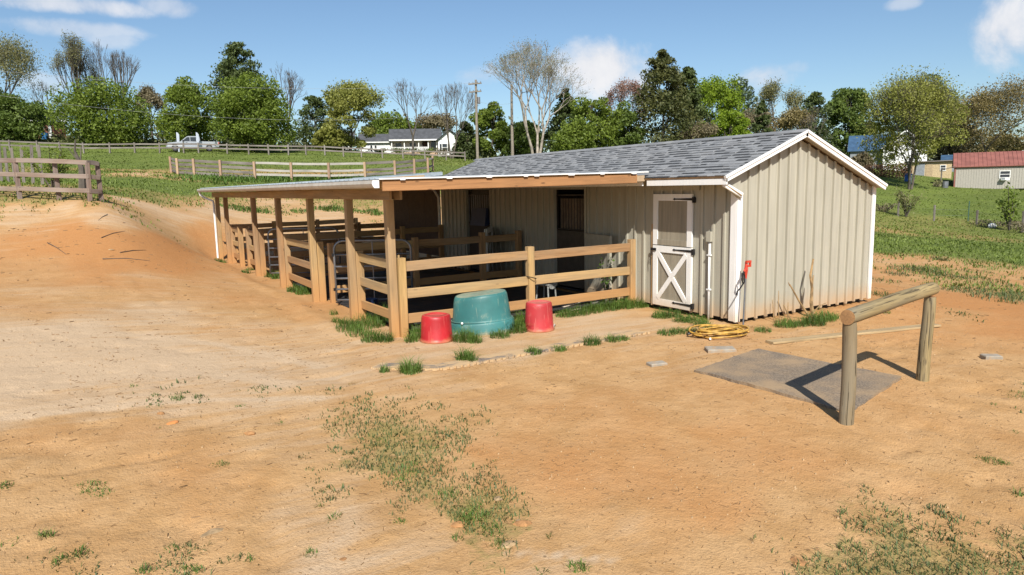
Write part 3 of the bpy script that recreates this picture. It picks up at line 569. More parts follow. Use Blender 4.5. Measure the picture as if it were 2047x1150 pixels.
for i, (c, y0, L, std, th) in enumerate(tabs):
    up = .058 if (th < .015 and int(y0*977+c*131) % 5 < 3) else 0.0; M = tabM(c, y0) @ T(0, up, 0); mb = tabmesh(L, EXP*1.28-up, th)
    if i < 300:
        k = (std, th, up)
        if std and k in cache: o = bpy.data.objects.new('shingle', cache[k])
        else:
            o = bpy.data.objects.new('shingle', mesh('shingle', mb.v, mb.f)); o.data.materials.append(SHM)
            if std: cache[k] = o.data
        link(o, M, roof)
    else:
        rest.add([M @ Vector(v) for v in mb.v], mb.f); rr_ += [random.random()]*6
ro = rest.build('shingle_courses', SHM, roof, Matrix.Identity(4), kind='stuff'); a_ = ro.data.attributes.new('rnd', 'FLOAT', 'FACE'); a_.data.foreach_set('value', rr_)
tv = Vector((TIPR[0]-APX[0], 0, TIPR[1]-APX[1])).normalized(); tn = Vector((-tv.z, 0, tv.x)); rest = MB(); rr_ = []
for c in range(17):
    y = SY-ROH
    while y < YF+.2:
        L = min(.3, YF+.2-y); p0 = Vector((TIPR[0]+.03, 0, TIPR[1]))-tv*(c*.142); p1 = p0-tv*.17; d = .012
        rest.add([(p0.x, y, p0.z-.02), (p0.x, y+L, p0.z-.02), (p0.x+tn.x*d, y+L, p0.z+tn.z*d), (p0.x+tn.x*d, y, p0.z+tn.z*d), (p1.x, y, p1.z), (p1.x, y+L, p1.z), (p1.x+tn.x*.004, y+L, p1.z+.004), (p1.x+tn.x*.004, y, p1.z+.004)], [(0, 1, 2, 3), (4, 7, 6, 5), (3, 2, 6, 7), (0, 4, 5, 1), (0, 3, 7, 4), (1, 5, 6, 2)]); rr_ += [random.random()]*6; y += L
ro = rest.build('rear_shingle_courses', SHM, roof, Matrix.Identity(4), kind='stuff'); a_ = ro.data.attributes.new('rnd', 'FLOAT', 'FACE'); a_.data.foreach_set('value', rr_)
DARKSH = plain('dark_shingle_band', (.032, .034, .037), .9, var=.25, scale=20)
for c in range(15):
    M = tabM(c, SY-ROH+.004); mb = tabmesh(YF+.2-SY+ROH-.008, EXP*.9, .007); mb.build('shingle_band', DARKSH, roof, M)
y = SY-ROH-.01
while y < YF+.2:      # ridge caps
    L = .26; z0 = APX[1]+.016
    MB().poly([(APX[0]-.13, y, z0-.05), (APX[0], y, z0), (APX[0]+.13, y, z0-.055), (APX[0]+.13, y, z0-.043), (APX[0], y, z0+.014), (APX[0]-.13, y, z0-.036)], (0, L-.004, .004)).build('ridge_cap', SHM, roof, Matrix.Identity(4)); y += L
# Dutch door
dX = SX-.03; dY0, dY1 = SY+.951, SY+1.928; dz0, dz1, zm = .05, 2.10, 1.06
door = MB().box(dX+.012, dX+.03, dY0+.06, dY1-.06, dz0+.02, zm+.1).build('lower_door', INTERIOR, stable, Matrix.Identity(4))
updoor = MB().box(dX+.012, dX+.03, dY0+.06, dY1-.06, zm+.13, dz1-.02).build('upper_door', INTERIOR, stable, Matrix.Identity(4))
fr = .115
for par, za, zb in ((door, dz0, zm+.1), (updoor, zm+.115, dz1)):
    for k in range(4): yy = dY0+fr+k*(dY1-dY0-2*fr)/4; MB().box(dX-.006, dX+.011, yy+.002, yy+(dY1-dY0-2*fr)/4-.002, za+.05, zb-.05).build('panel_board', DOORPANEL, par, Matrix.Identity(4))
    for a, b in ((dY0, dY0+fr), (dY1-fr, dY1)): MB().box(dX-.026, dX+.012, a, b, za, zb).build('stile', WHITE, par, Matrix.Identity(4))
    MB().box(dX-.0255, dX+.012, dY0+fr+.001, dY1-fr-.001, za, za+(.1 if par is updoor else .12)).build('bottom_rail', WHITE if par is door else DOORPANEL, par, Matrix.Identity(4))
    MB().box(dX-.0255, dX+.012, dY0+fr+.001, dY1-fr-.001, zb-.12, zb).build('top_rail', WHITE, par, Matrix.Identity(4))
plank('cross_brace', (dX-.016, dY0+fr+.01, dz0+.13), (dX-.016, dY1-fr-.01, zm-.03), .095, .022, WHITE, door, side=(1, 0, 0))
plank('cross_brace', (dX-.020, dY0+fr+.01, zm-.03), (dX-.020, dY1-fr-.01, dz0+.13), .095, .022, WHITE, door, side=(1, 0, 0))
def hinge(z, par):
    mb = MB(); mb.poly([(dX-.034, dY0-.03, z-.022), (dX-.034, dY0+.40, z-.010), (dX-.034, dY0+.42, z-.022), (dX-.034, dY0+.46, z), (dX-.034, dY0+.42, z+.022), (dX-.034, dY0+.40, z+.010), (dX-.034, dY0-.03, z+.022)], (.007, 0, 0))
    mb.box(dX-.040, dX+.02, dY0-.045, dY0-.012, z-.06, z+.04)
    for q in (.08, .22, .38): mb.box(dX-.040, dX-.0345, dY0+q-.008, dY0+q+.008, z-.008, z+.008)
    return mb.build('hinge', BLACKMET, par, Matrix.Identity(4))
hinge(dz1-.09, updoor); hinge(zm+.045, door); hinge(dz0+.09, door)
lt = MB(); lt.box(dX-.045, dX-.027, dY1-.09, dY1+.05, zm+.0, zm+.05); lt.tube([(dX-.05, dY1-.05, zm+.03), (dX-.07, dY1-.02, zm-.02), (dX-.06, dY1-.0, zm-.10), (dX-.045, dY1-.03, zm-.06)], .006, 6); lt.tube([(dX-.045, dY1+.03, zm+.02), (dX-.05, dY1+.05, zm-.1), (dX-.04, dY1+.055, zm-.28)], .005, 6); lt.build('latch', BLACKMET, door, Matrix.Identity(4))
tb('door_lintel', SX-.028, SX-.0005, dY0-.14, dY1+.13, 2.165, 2.255, SIDING); plank('door_stop', (SX-.02, dY1+.05, .15), (SX-.02, dY1+.05, 1.55), .035, .03, BEAM, stable, side=(1, 0, 0))
# electric conduit
cd = MB().tube([(SX-.05, 8.56, -.06), (SX-.05, 8.56, 1.32)], .021, 10).build('conduit', PVC, stable, Matrix.Identity(4), smooth=True)
MB().box(SX-.09, SX-.024, 8.51, 8.61, 1.30, 1.47).build('socket_box', SIDING, cd, Matrix.Identity(4))
for z in (.48, 1.07): MB().box(SX-.076, SX-.023, 8.52, 8.60, z-.012, z+.012).build('pipe_strap', PVC, cd, Matrix.Identity(4))
SHUT = wood('inner_shutter_wood', (.20, .155, .115), knots=False); SHUT2 = wood('grey_inner_shutter', (.10, .092, .085), knots=False)
# stall openings: jambs, grilles, open half doors
for q, (a, b, zt) in enumerate(OPN):
    for yy in (a-.055, b-.004): tb('jamb', SX-.03, SX+.06, yy, yy+.06, .02, zt+.06, SIDING)
    tb('stall_lintel', SX-.031, SX+.06, a+.01, b-.01, zt+.001, zt+.08, SIDING)
    gr = MB(); z0, z1 = 1.33, zt-.12
    for z in (z0, z1): gr.box(SX+.04, SX+.07, a+.03, b-.03, z-.014, z+.014)
    for yy in (a+.03, b-.045): gr.box(SX+.04, SX+.07, yy, yy+.015, z0+.01, z1-.01)
    gr = gr.build('window_grille', BLACKMET, stable, Matrix.Identity(4))
    nbar = 11
    for k in range(7): yy = a+.02+(b-a-.04)*k/7; MB().box(SX+.14, SX+.16, yy+.003, yy+(b-a-.04)/7-.003, 1.32, zt-(.2 if q == 0 else .02)).build('inner_shutter_board', SHUT if q == 0 else SHUT2, gr, Matrix.Identity(4))
    for k in range(nbar): yy = a+.05+(b-a-.1)*k/(nbar-1); MB().tube([(SX+.055, yy, z0), (SX+.055, yy, z1)], .008 if q == 0 else .010, 6).build('bar', BLACKMET if q == 0 else GALV, gr, Matrix.Identity(4))
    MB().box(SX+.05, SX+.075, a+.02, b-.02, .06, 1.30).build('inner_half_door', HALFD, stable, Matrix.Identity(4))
def leaf(name, h0, h1, hgt, frm, par):
    M, L = frame((*h0, .05+hgt/2), (*h1, .05+hgt/2), (0, 0, 1)); M = M.copy()
    lf = MB().box(-L/2, L/2, -.015, .015, -hgt/2, hgt/2).build(name, SIDING, par, M)
    for s in (-1, 1):
        for x0, x1, z0, z1 in ((-L/2, -L/2+.1, -hgt/2, hgt/2), (L/2-.1, L/2, -hgt/2, hgt/2), (-L/2+.1, L/2-.1, hgt/2-.11, hgt/2), (-L/2+.1, L/2-.1, -hgt/2, -hgt/2+.11)):
            if frm is None and s > 0: continue
            MB().box(x0+.001, x1-.001, *(sorted((s*.016, s*.034))), z0, z1).build('frame_board', WHITE if frm else SIDING, lf, M)
        if frm:
            for q in (-1, 1): plank('cross_brace', M @ Vector((-L/2+.1, s*.026, q*(hgt/2-.11))), M @ Vector((L/2-.1, s*(.026 if q > 0 else .030), -q*(hgt/2-.11))), .09, .02, WHITE, lf, side=(M.to_3x3() @ Vector((0, 1, 0))))
    return lf
leaf('open_half_door', (9.085, 12.04), (8.90, 10.97), 1.24, None, stable); leaf('open_half_door', (9.085, 16.08), (8.42, 15.2), 1.22, True, stable)
MB().tube([(SX-.28, YF+.02, 2.28), (SX-.2, YF+.02, 2.22), (SX-.07, YF+.02, 2.0), (SX-.06, YF+.02, .1)], .035, 8).build('downspout', PVC, stable, Matrix.Identity(4))
bag = MB(); bag.add([(SX-.02, 16.22, 1.30), (SX-.02, 16.98, 1.30), (SX-.06, 17.0, 1.72), (SX-.06, 16.2, 1.74), (SX-.17, 16.2, 1.28), (SX-.18, 17.0, 1.28), (SX-.12, 16.98, 1.73), (SX-.12, 16.2, 1.75)], [(0, 1, 2, 3), (4, 7, 6, 5), (0, 4, 5, 1), (3, 2, 6, 7), (0, 3, 7, 4), (1, 5, 6, 2)])
bag.build('hay_bag', NAVY, None, None, label='dark navy hay bag hanging in the far stall doorway', cat='bag')

# ------------------------------------------------------------------ lean-to
LT = thing('lean_to_shelter', 'open timber lean-to with white gutter along the long side of the stable', 'shelter', (PX, 10.5, -.05))
YN, YE = 9.72, 27.3
def ltz(x, y): return 2.435+(x-3.7)*(.012 if y < 19.2 else .048)          # top of rafters
PZ = {10.52: 1, 12.48: 1, 14.95: 1, 17.78: 1, 20.65: 1, 25.07: 1, 26.75: 1}
for yy in PZ: plank('post', (PX, yy, -.15), (PX+random.uniform(-.012, .012), yy, 2.128), .13, .13, PINE, LT, side=(1, 0, 0), ch=.008)
for dx, z0 in ((-.085, 2.215), (.085, 2.215)): 
    for a, b in ((YN+.5, 16.2), (16.21, 21.9), (21.91, YE-.2)): plank('header_beam', (PX+dx, a, z0), (PX+dx, b, z0+random.uniform(-.006, .006)), .17, .038, PINE, LT, side=(1, 0, 0))
yy = YN+.35
while yy < YE:
    xe = 8.66 if yy < YF+.1 else 9.15
    plank('rafter', (3.80, yy, ltz(3.8, yy)-.07), (xe, yy, ltz(xe, yy)-.07), .13, .038, PINE, LT, side=(0, 1, 0)); yy += .61
plank('rake_beam', (3.72, YN, 2.343), (8.46, YN, 2.384), .152, .038, BEAM, LT, side=(0, 1, 0), segs=4, warp=.008)
plank('rake_beam_end', (8.465, YN+.01, 2.385), (8.645, YN+.01, 2.388), .11, .03, TAN, LT, side=(0, 1, 0))
def sheet(y0, y1, x0, x1):
    mb = MB(); n = int((y1-y0)/.23)
    for k in range(n):
        a = y0+k*(y1-y0)/n; b = a+(y1-y0)/n; yr = y0+.01 if y0 < 15 else y1-.01
        mb.poly([(x0, a, ltz(x0, yr)), (x0, b, ltz(x0, yr)), (x0, b, ltz(x0, yr)+.02), (x0, b-.03, ltz(x0, yr)+.024), (x0, b-.05, ltz(x0, yr)+.004), (x0, a, ltz(x0, yr)+.004)], (x1-x0, 0, ltz(x1, yr)-ltz(x0, yr)))
    return mb
sheet(YN-.04, 19.25, 3.68, 8.74).build('roof_sheet', ROOFMET, LT, Matrix.Identity(4)); sheet(19.27, YE, 3.68, 9.25).build('roof_sheet', ROOFMET, LT, Matrix.Identity(4))
plank('rake_drip_edge', (3.66, YN-.045, 2.440), (8.70, YN-.045, 2.498), .020, .012, WHITE, LT, side=(0, 1, 0))
for k, xx in enumerate((3.98, 4.72, 5.40, 6.08, 6.28, 6.95, 7.62, 8.30)): MB().box(xx, xx+random.uniform(.07, .12), YN-.06, YN-.04, 2.418+.0118*(xx-3.7), 2.434+.0118*(xx-3.7)).build('drip_clip', WHITE, LT, Matrix.Identity(4))
MB().poly([(3.68, 19.25, 2.40), (9.25, 19.25, 2.46), (9.25, 19.25, ltz(9.25, 25)+.01), (3.68, 19.25, ltz(3.68, 25)+.01)], (0, .015, 0)).build('sun_leak_filler', ROOFMET, LT, Matrix.Identity(4))  # added filler between roof levels, keeps a sun streak off the plywood
plank('back_flashing', (9.24, 19.3, 2.715), (9.24, YE, 2.70), .10, .01, ROOFMET, LT, side=(1, 0, 0)); plank('end_flashing', (8.66, 19.2, 2.66), (9.24, 19.2, 2.71), .10, .01, ROOFMET, LT, side=(0, 1, 0))
gp = [(-.055, .05), (-.065, .0), (-.05, -.035), (-.03, -.06), (.045, -.06), (.045, .05), (.039, .05), (.039, -.054), (-.027, -.054), (-.045, -.031), (-.059, .002), (-.049, .05)]
gut = MB(); gut.poly([(3.64+x, YN+.03, 2.375+z) for x, z in gp], (0, YE-YN, -.0)); GUTM = plain('shade_toned_gutter', (.47, .43, .37), .45, var=.08, dirt=(.3, .22, .14), dirtamt=.4)  # white gutter toned beige-grey, its shade put into the colour
gut = gut.build('gutter', GUTM, LT, Matrix.Identity(4))
MB().poly([(3.64+x, YN+.024, 2.375+z) for x, z in gp[:6]], (0, .005, 0)).build('gutter_end_cap', WHITEMET, gut, Matrix.Identity(4))
MB().tube([(3.64, YE-.1, 2.32), (3.66, YE-.1, 2.22), (3.80, YE-.2, 2.10), (PX-.12, YE-.5, 2.0), (PX-.11, YE-.53, 1.9), (PX-.11, YE-.53, .0)], .036, 8).build('downspout', WHITEMET, gut, Matrix.Identity(4))
# plywood back wall beyond the stable end
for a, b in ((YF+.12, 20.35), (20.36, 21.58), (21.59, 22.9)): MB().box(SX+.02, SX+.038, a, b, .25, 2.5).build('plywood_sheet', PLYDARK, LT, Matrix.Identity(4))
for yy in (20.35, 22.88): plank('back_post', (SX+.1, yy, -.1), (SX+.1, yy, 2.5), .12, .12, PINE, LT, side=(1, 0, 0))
# ------------------------------------------------------------------ paddock fences under the lean-to
RZ = (1.135, .69, .275)
def fence(name, label, cat, posts, spans, mat=PINE, pw=.125, rw=.158, rt=.038, rzs=RZ, side=(0, 1, 0), off=(0, 0), ph=1.27, group=None, base=None, warp=.012, pmat=None, lean=.0):
    """posts: list of (x, y); spans: list of (i, j); rails run between two posts"""
    b0 = posts[0]; gb = [base if base is not None else gz1(*p) for p in posts]
    t = thing(name, label, cat, (*b0, gb[0]), group=group)
    for p, g in zip(posts, gb):
        dz = random.uniform(-.02, .03); plank('post', (p[0], p[1], g-.15), (p[0]+random.uniform(-lean, lean), p[1]+random.uniform(-lean, lean), g+ph+dz), pw, pw, pmat or mat, t, side=side, ch=.01)
    for i, j in spans:
        a, b = posts[i], posts[j]
        for z in rzs:
            plank('rail', (a[0]+off[0], a[1]+off[1], gb[i]+z+random.uniform(-.012, .012)), (b[0]+off[0], b[1]+off[1], gb[j]+z+random.uniform(-.012, .012)), rw, rt, mat, t, side=side, warp=warp, segs=3)
    return t
NF = fence('end_rail_fence', 'three-rail pine fence closing the near end of the paddock behind the tubs', 'fence', [(PX+.135, 10.46), (6.69, 10.49), (9.02, 10.50)], [(0, 1), (1, 2)], base=-.05)
wire = MB(); c0 = (6.69, 10.49, .70)
wire.tube([(6.69+.085*math.cos(a), 10.46+.10*math.sin(a), .70-.025*math.cos(a)) for a in np.linspace(0, 2*math.pi, 15)[:-1]], .008, 6, closed=True); wire.build('tie_wire', BLACKMET, NF, Matrix.Identity(4))
def side_fence(label, y0, y1):
    return fence('side_rail_fence', label, 'fence', [(PX+.14, y0), (PX+.14, y1)], [(0, 1)], side=(1, 0, 0), base=-.05, pw=.145)
side_fence('short rail fence beside the near corner post of the lean-to', 10.75, 12.48)
side_fence('rail fence between the two tube gates of the lean-to', 14.95, 17.78)
side_fence('far rail fence between the fourth lean-to post and the stub posts', 20.65, 22.4); side_fence('farthest short rail fence at the end of the lean-to', 23.67, 25.07)
DIV = [('divider_fence', 'dark shaded rail divider in front of the far stall door', 14.62, (4.4, 6.3, 8.0, 9.0)), ('divider_fence', 'dark shaded rail divider level with the end of the stable', 18.95, (4.4, 6.2, 7.8, 9.0)), ('divider_fence', 'shaded rail divider beside the plywood back wall', 22.7, (4.4, 6.2, 7.8, 9.0)), ('far_end_fence', 'rail fence closing the far end of the lean-to', 26.75, (4.4, 6.0, 7.6, 9.1))]
for nm, lb, yy, xs in DIV: fence(nm, lb, 'fence', [(x, yy) for x in xs], [(0, 1), (1, 2), (2, 3)], base=-.05)
def gate(label, p0, p1, h=1.22):
    t = thing('tube_gate', label, 'gate', (*p0, .0)); a = Vector((*p0, 0)); b = Vector((*p1, 0)); u = (b-a); L = u.length; u.normalize(); z0, z1, r = .06, .06+h, .19
    P = lambda s, z: tuple(a+u*s+Vector((0, 0, z)))
    pts = [P(0, z0)]+[P(r-r*math.cos(q), z1-r+r*math.sin(q)) for q in np.linspace(0, math.pi/2, 7)]+[P(L-r+r*math.sin(q), z1-r+r*math.cos(q)) for q in np.linspace(0, math.pi/2, 7)]+[P(L, z0)]
    MB().tube(pts, .024, 8).build('frame', GALV, t, Matrix.Identity(4), smooth=True)
    for z in (z0+.02, .30, .52, .76, 1.0): MB().tube([P(0, z), P(L, z)], .02, 8).build('bar', GALV, t, Matrix.Identity(4), smooth=True)
    MB().tube([P(L*.5, z0), P(L*.5, z1)], .012, 6).build('upright', GALV, t, Matrix.Identity(4))
    for z in (.3, 1.0): MB().box(-.05, .02, -.02, .02, z-.03, z+.03, Matrix.Translation(a)).build('hinge', BLACKMET, t, Matrix.Identity(4))
gate('grey tubular gate standing open beside the third lean-to post', (4.30, 14.08), (5.62, 13.27)); gate('farther grey tubular gate standing open inside the lean-to', (4.30, 19.95), (5.95, 18.98))
# rubber stall mats on the floor
for i in range(3):
    for j in range(6):
        x0 = 4.42+i*1.53; y0 = 10.72+j*1.42
        o = MB().box(-.76, .76, -.7, .7, 0, .02).build('stall_mat', RUBBER, None, T(x0+.76, y0+.7, -.047+.002*((i+j) % 2)), label='black rubber stall mat in the shade on the lean-to floor', cat='mat', group='stall mats under the lean-to')
tub = MB(); tub.lathe([(.15, 0), (.19, .16), (.20, .2), (.21, .2), (.21, .215), (.195, .215), (.18, .18), (.14, .03)], 18, 1.0, .75, True, True); tub.build('feed_tub', NAVY, None, T(4.62, 13.15, -.03), label='small navy blue tub inside the near tube gate', cat='tub')
# ------------------------------------------------------------------ tubs
def scuffed(name, c, scuff, amt, rough=.5):
    mt, N, b, o = mat_new(name); tc = N.n('ShaderNodeTexCoord').outputs['Object']; n1 = N.noise(tc, 5, 6, .65); n2 = N.noise(scaled(N, tc, (20, 20, 3)).outputs[0], 1.0, 4, .65); n3 = N.noise(tc, 2.2, 3)
    col = N.mix(N.ss(n3, .3, .7), tuple(x*.82 for x in c), tuple(min(1, x*1.18) for x in c)); z = N.n('ShaderNodeSeparateXYZ'); N.L(tc, z.inputs[0])
    col = N.mix(N.math('MULTIPLY', N.ss(n1, .55, .75), amt), col, scuff); col = N.mix(N.math('MULTIPLY', N.ss(n2, .62, .72), amt*.8), col, tuple(min(1, s*1.2) for s in scuff))
    up = N.n('ShaderNodeSeparateXYZ'); N.L(N.n('ShaderNodeNewGeometry').outputs['Normal'], up.inputs[0])
    col = N.mix(N.math('MULTIPLY', N.ss(up.outputs[2], .75, .98), N.ss(n1, .3, .6, .35, .8)), col, scuff)
    col = N.mix(N.ss(N.math('ADD', z.outputs[2], N.math('MULTIPLY', n1, -.16)), -.09, .0, .6, 0.0), col, (.46, .29, .14)); col = N.mix(N.ss(N.noise(scaled(N, tc, (16, 16, 1.6)).outputs[0], 1.0, 3, .6, .8), .60, .66, 0.0, amt*.7), col, tuple(min(1, s*1.15) for s in scuff))
    N.L(col, b.inputs['Base Color']); b.inputs['Roughness'].default_value = rough; bump(N, b, n1, .25, .01); return mt
TEAL = scuffed('teal_plastic', (.034, .145, .140), (.27, .30, .22), .5); REDP = scuffed('red_plastic', (.38, .012, .016), (.45, .11, .09), .35, .45); REDP2 = scuffed('faded_red_plastic', (.40, .030, .034), (.47, .17, .14), .45, .5)
def dent(prof, n, sx, sy, seed, amp, topslope=0.0):
    mb = MB().lathe(prof, n, sx, sy); r = random.Random(seed); ph = [r.uniform(0, 6.28) for _ in range(6)]; H = max(p[1] for p in prof); v2 = []
    for (x, y, z) in mb.v:
        a = math.atan2(y, x); k = z/H; d = amp*(math.sin(2*a+ph[0])*k+.6*math.sin(3*a+ph[1]+k*2)*k+.4*math.sin(5*a+ph[2])*k*(1-k)); s = 1+d
        v2.append((x*s, y*s, z+topslope*x*k+amp*.25*math.sin(3*a+ph[3])*k))
    mb.v = v2; return mb
def place(px, py, z=None):
    p = hit(px, py); return float(p[0]), float(p[1]), gz1(p[0], p[1])
x, y, z = place(880, 684); t = thing('muck_tub', 'bright red tub upside down in front of the corner fence post', 'tub', (x, y+.12, z), group=None)
dent([(.245, 0), (.252, .012), (.243, .03), (.232, .06), (.214, .33), (.208, .365), (.196, .385), (.170, .392), (.165, .378), (.02, .376)], 32, 1, 1, 3, .012).build('shell', REDP, t, WM[t.name] @ Matrix.Scale(1.06, 4), smooth=True)
hm = MB().tube([(.19, -.18, .045), (.225, -.20, .10), (.25, -.17, .05), (.26, -.12, .075), (.24, -.10, .04)], .011, 6).build('rope_handle', PALEWOOD, t, WM[t.name] @ Matrix.Rotation(.35, 4, 'Z'))
x, y, z = place(1086, 662); t = thing('muck_tub', 'faded red tub upside down beside the middle fence post', 'tub', (x, y+.12, z))
dent([(.232, 0), (.238, .012), (.230, .03), (.222, .07), (.205, .38), (.200, .42), (.188, .440), (.172, .446), (.163, .430), (.02, .426)], 32, 1, 1, 8, .010).build('shell', REDP2, t, WM[t.name] @ Matrix.Scale(1.06, 4), smooth=True)
MB().tube([(.2, -.10, .03), (.24, -.09, .09), (.265, -.05, .06), (.25, -.02, .03)], .011, 6).build('rope_handle', PALEWOOD, t, WM[t.name] @ Matrix.Rotation(-.2, 4, 'Z'))
x, y, z = place(978, 668); t = thing('water_trough', 'large dented teal plastic trough upside down between the red tubs', 'trough', (x+.05, y+.30, z-.02), rz=-.5)
Mt = WM[t.name] @ Matrix.Rotation(math.radians(-2.5), 4, 'Y') @ Matrix.Scale(1.07, 4)
dent([(.515, 0), (.525, .02), (.515, .06), (.50, .175), (.488, .195), (.462, .20), (.455, .23), (.425, .50), (.415, .56), (.395, .598), (.36, .607), (.2, .60), (.02, .598)], 44, 1.0, .72, 5, .028, .07).build('shell', TEAL, t, Mt, smooth=True)
MB().tube([(.473*math.cos(a)*1.0, .473*math.sin(a)*.72, .207) for a in np.linspace(0, 2*math.pi, 41)[:-1]], .008, 6, closed=True).build('rim_lip', TEAL, t, Mt, smooth=True)
MB().lathe([(.018, 0), (.018, .02), (.01, .024)], 10).build('drain_plug', PVC, t, Mt @ T(-.30, -.285, .21) @ Matrix.Rotation(math.radians(80), 4, 'X'))
# ------------------------------------------------------------------ hitching rail
A = atz(1690, 846, -.13); B = atz(1847, 767, -.13); A[2] = gz1(A[0], A[1]); B[2] = gz1(B[0], B[1])
hr = thing('hitching_rail', 'log hitching rail on two round wooden posts over the rubber mat', 'hitching rail', tuple(A))
def log(name, p0, p1, r0, r1, mat, par, seed=1, segs=14, n=18, bend=.012, endmat=None):
    M, L = frame(p0, p1, (0, 0, 1) if abs(p1[2]-p0[2]) < .5 else (1, 0, 0)); mb = MB(); rs = random.Random(seed); v = []; f = []
    ph = [rs.uniform(0, 6.3) for _ in range(8)]
    for i in range(segs+1):
        u = i/segs; r = r0+(r1-r0)*u
        if i in (0, segs): r *= .95
        for k in range(n):
            a = 2*math.pi*k/n; q = 1+.025*math.sin(2*a+ph[0]+u*2)+.018*math.sin(3*a+ph[1]+u*5)+.014*math.sin(7*u*2+ph[2]+a)
            v.append((-L/2+L*u, r*q*math.cos(a)+bend*math.sin(u*3+ph[3]), r*q*math.sin(a)+bend*math.sin(u*4+ph[4])))
    for i in range(segs):
        for k in range(n): f.append((i*n+k, (i+1)*n+k, (i+1)*n+(k+1) % n, i*n+(k+1) % n))
    me = mesh(name, v, f, True); o = link(bpy.data.objects.new(name, me), M, par, mat)
    for e, i in ((-1, 0), (1, segs)):
        c = MB(); ring = v[i*n:(i+1)*n]; cx_ = tuple(np.mean(ring, 0)+np.array([e*.003, 0, 0])); c.add(ring+[cx_], [((k, (k+1) % n, n) if e < 0 else ((k+1) % n, k, n)) for k in range(n)]); c.build('cut_end', endmat or LOGEND, o, M)
    return o
tA = (A[0]+.01, A[1]+.01, A[2]+1.03); tB = (B[0]+.015, B[1]+.01, B[2]+1.00)
log('post', (A[0], A[1], A[2]-.2), tA, .070, .067, LOGWOOD, hr, 2); log('post', (B[0], B[1], B[2]-.2), tB, .071, .067, LOGWOOD, hr, 3)
u = Vector(tB)-Vector(tA); u.z = 0; u.normalize(); la = Vector(tA)-u*.07+Vector((0, 0, .065)); lb = Vector(tB)+u*.13+Vector((0, 0, .075)); log('rail_log', tuple(la), tuple(lb), .079, .075, LOGWOOD, hr, 5, 22)
# rubber mat under the rail: draped on the ground
MATM, N, b_, o_ = mat_new('gritty_mat_rubber'); P_ = N.n('ShaderNodeNewGeometry').outputs['Position']; m1 = N.noise(P_, 1.4, 5, .65); m2 = N.noise(P_, 48, 3); m3 = N.noise(P_, 150, 2)
c_ = N.mix(N.ss(m2, .35, .65), (.118, .092, .068), (.235, .180, .125)); c_ = N.mix(N.ss(N.math('ADD', m1, N.math('MULTIPLY', m3, .22)), .52, .82, 0, .85), c_, (.33, .225, .125)); N.L(c_, b_.inputs['Base Color']); b_.inputs['Roughness'].default_value = .9; bump(N, b_, m2, .6, .008)
q = [Vector((6.46, 6.31, 0)), Vector((7.96, 6.57, 0)), Vector((8.27, 4.70, 0)), Vector((6.64, 4.30, 0))]
v = []; n = 18
for i in range(n+1):
    for j in range(n+1):
        s, t_ = i/n, j/n; p = q[0]*(1-s)*(1-t_)+q[1]*s*(1-t_)+q[2]*s*t_+q[3]*(1-s)*t_
        edge = min(s, 1-s, t_, 1-t_); jit = .012 if edge == 0 else 0
        v.append((p.x+random.uniform(-jit, jit), p.y+random.uniform(-jit, jit), gz1(p.x, p.y)+.028+.012*math.sin(5*s+1)*math.sin(4*t_)))
f = [(i*(n+1)+j, (i+1)*(n+1)+j, (i+1)*(n+1)+j+1, i*(n+1)+j+1) for i in range(n) for j in range(n)]
k = len(v); v2 = v+[(a, b, c-.06) for a, b, c in v]; ring = [i*(n+1) for i in range(n+1)]+[n*(n+1)+j for j in range(1, n+1)]+[i*(n+1)+n for i in range(n-1, -1, -1)]+[j for j in range(n-1, 0, -1)]
f += [(ring[i], ring[(i+1) % len(ring)], ring[(i+1) % len(ring)]+k, ring[i]+k)[::1] for i in range(len(ring))]
link(bpy.data.objects.new('rubber_mat', mesh('rubber_mat', v2, f)), Matrix.Identity(4), None, MATM, label='sandy grey rubber mat lying under the log hitching rail', cat='mat')
# loose plank, blocks, hose, hydrant
a = atz(1538, 689, -.06); b = atz(1872, 652, -.08)
plank('loose_plank', (a[0], a[1], gz1(a[0], a[1])+.022), (b[0], b[1], gz1(b[0], b[1])+.03), .17, .035, wood('bleached_plank', (.38, .27, .14)), None, label='long loose plank lying on the sand behind the hitching rail', cat='plank')
def block(px, py, L, Wd, H, rz, label, tilt=.05):
    x, y, z = place(px, py); M = T(x, y, z) @ Matrix.Rotation(rz, 4, 'Z') @ Matrix.Rotation(tilt, 4, 'X'); c = .012; mb = MB(); a, b = L/2, Wd/2
    mb.add([(-a, -b, -.03), (a, -b, -.03), (a, b, -.03), (-a, b, -.03), (-a, -b, H-c), (a, -b, H-c), (a, b, H-c), (-a, b, H-c), (-a+c, -b+c, H), (a-c, -b+c, H), (a-c, b-c*2, H), (-a+c, b-c, H)], [(3, 2, 1, 0), (0, 1, 5, 4), (1, 2, 6, 5), (2, 3, 7, 6), (3, 0, 4, 7), (4, 5, 9, 8), (5, 6, 10, 9), (6, 7, 11, 10), (7, 4, 8, 11), (8, 9, 10, 11)])
    mb.build('paving_block', CONC, None, M, label=label, cat='block')
block(1440, 702, .40, .20, .05, -.55, 'flat grey paving block on the sand in front of the hose coil'); block(1313, 727, .24, .14, .04, -.2, 'small half-buried block on the sand left of the rubber mat'); block(1981, 718, .22, .14, .06, -.6, 'pale block lying on the clay right of the hitching rail')
x, y, z = place(1446, 672); HOSE = plain('yellow_hose', (.52, .30, .055), .5, var=.3, scale=12, dirt=(.35, .16, .06), dirtamt=.6)
t = thing('garden_hose', 'coiled yellow garden hose lying at the corner of the stable', 'hose', (x, y+.05, z)); pts = []
nt = 9
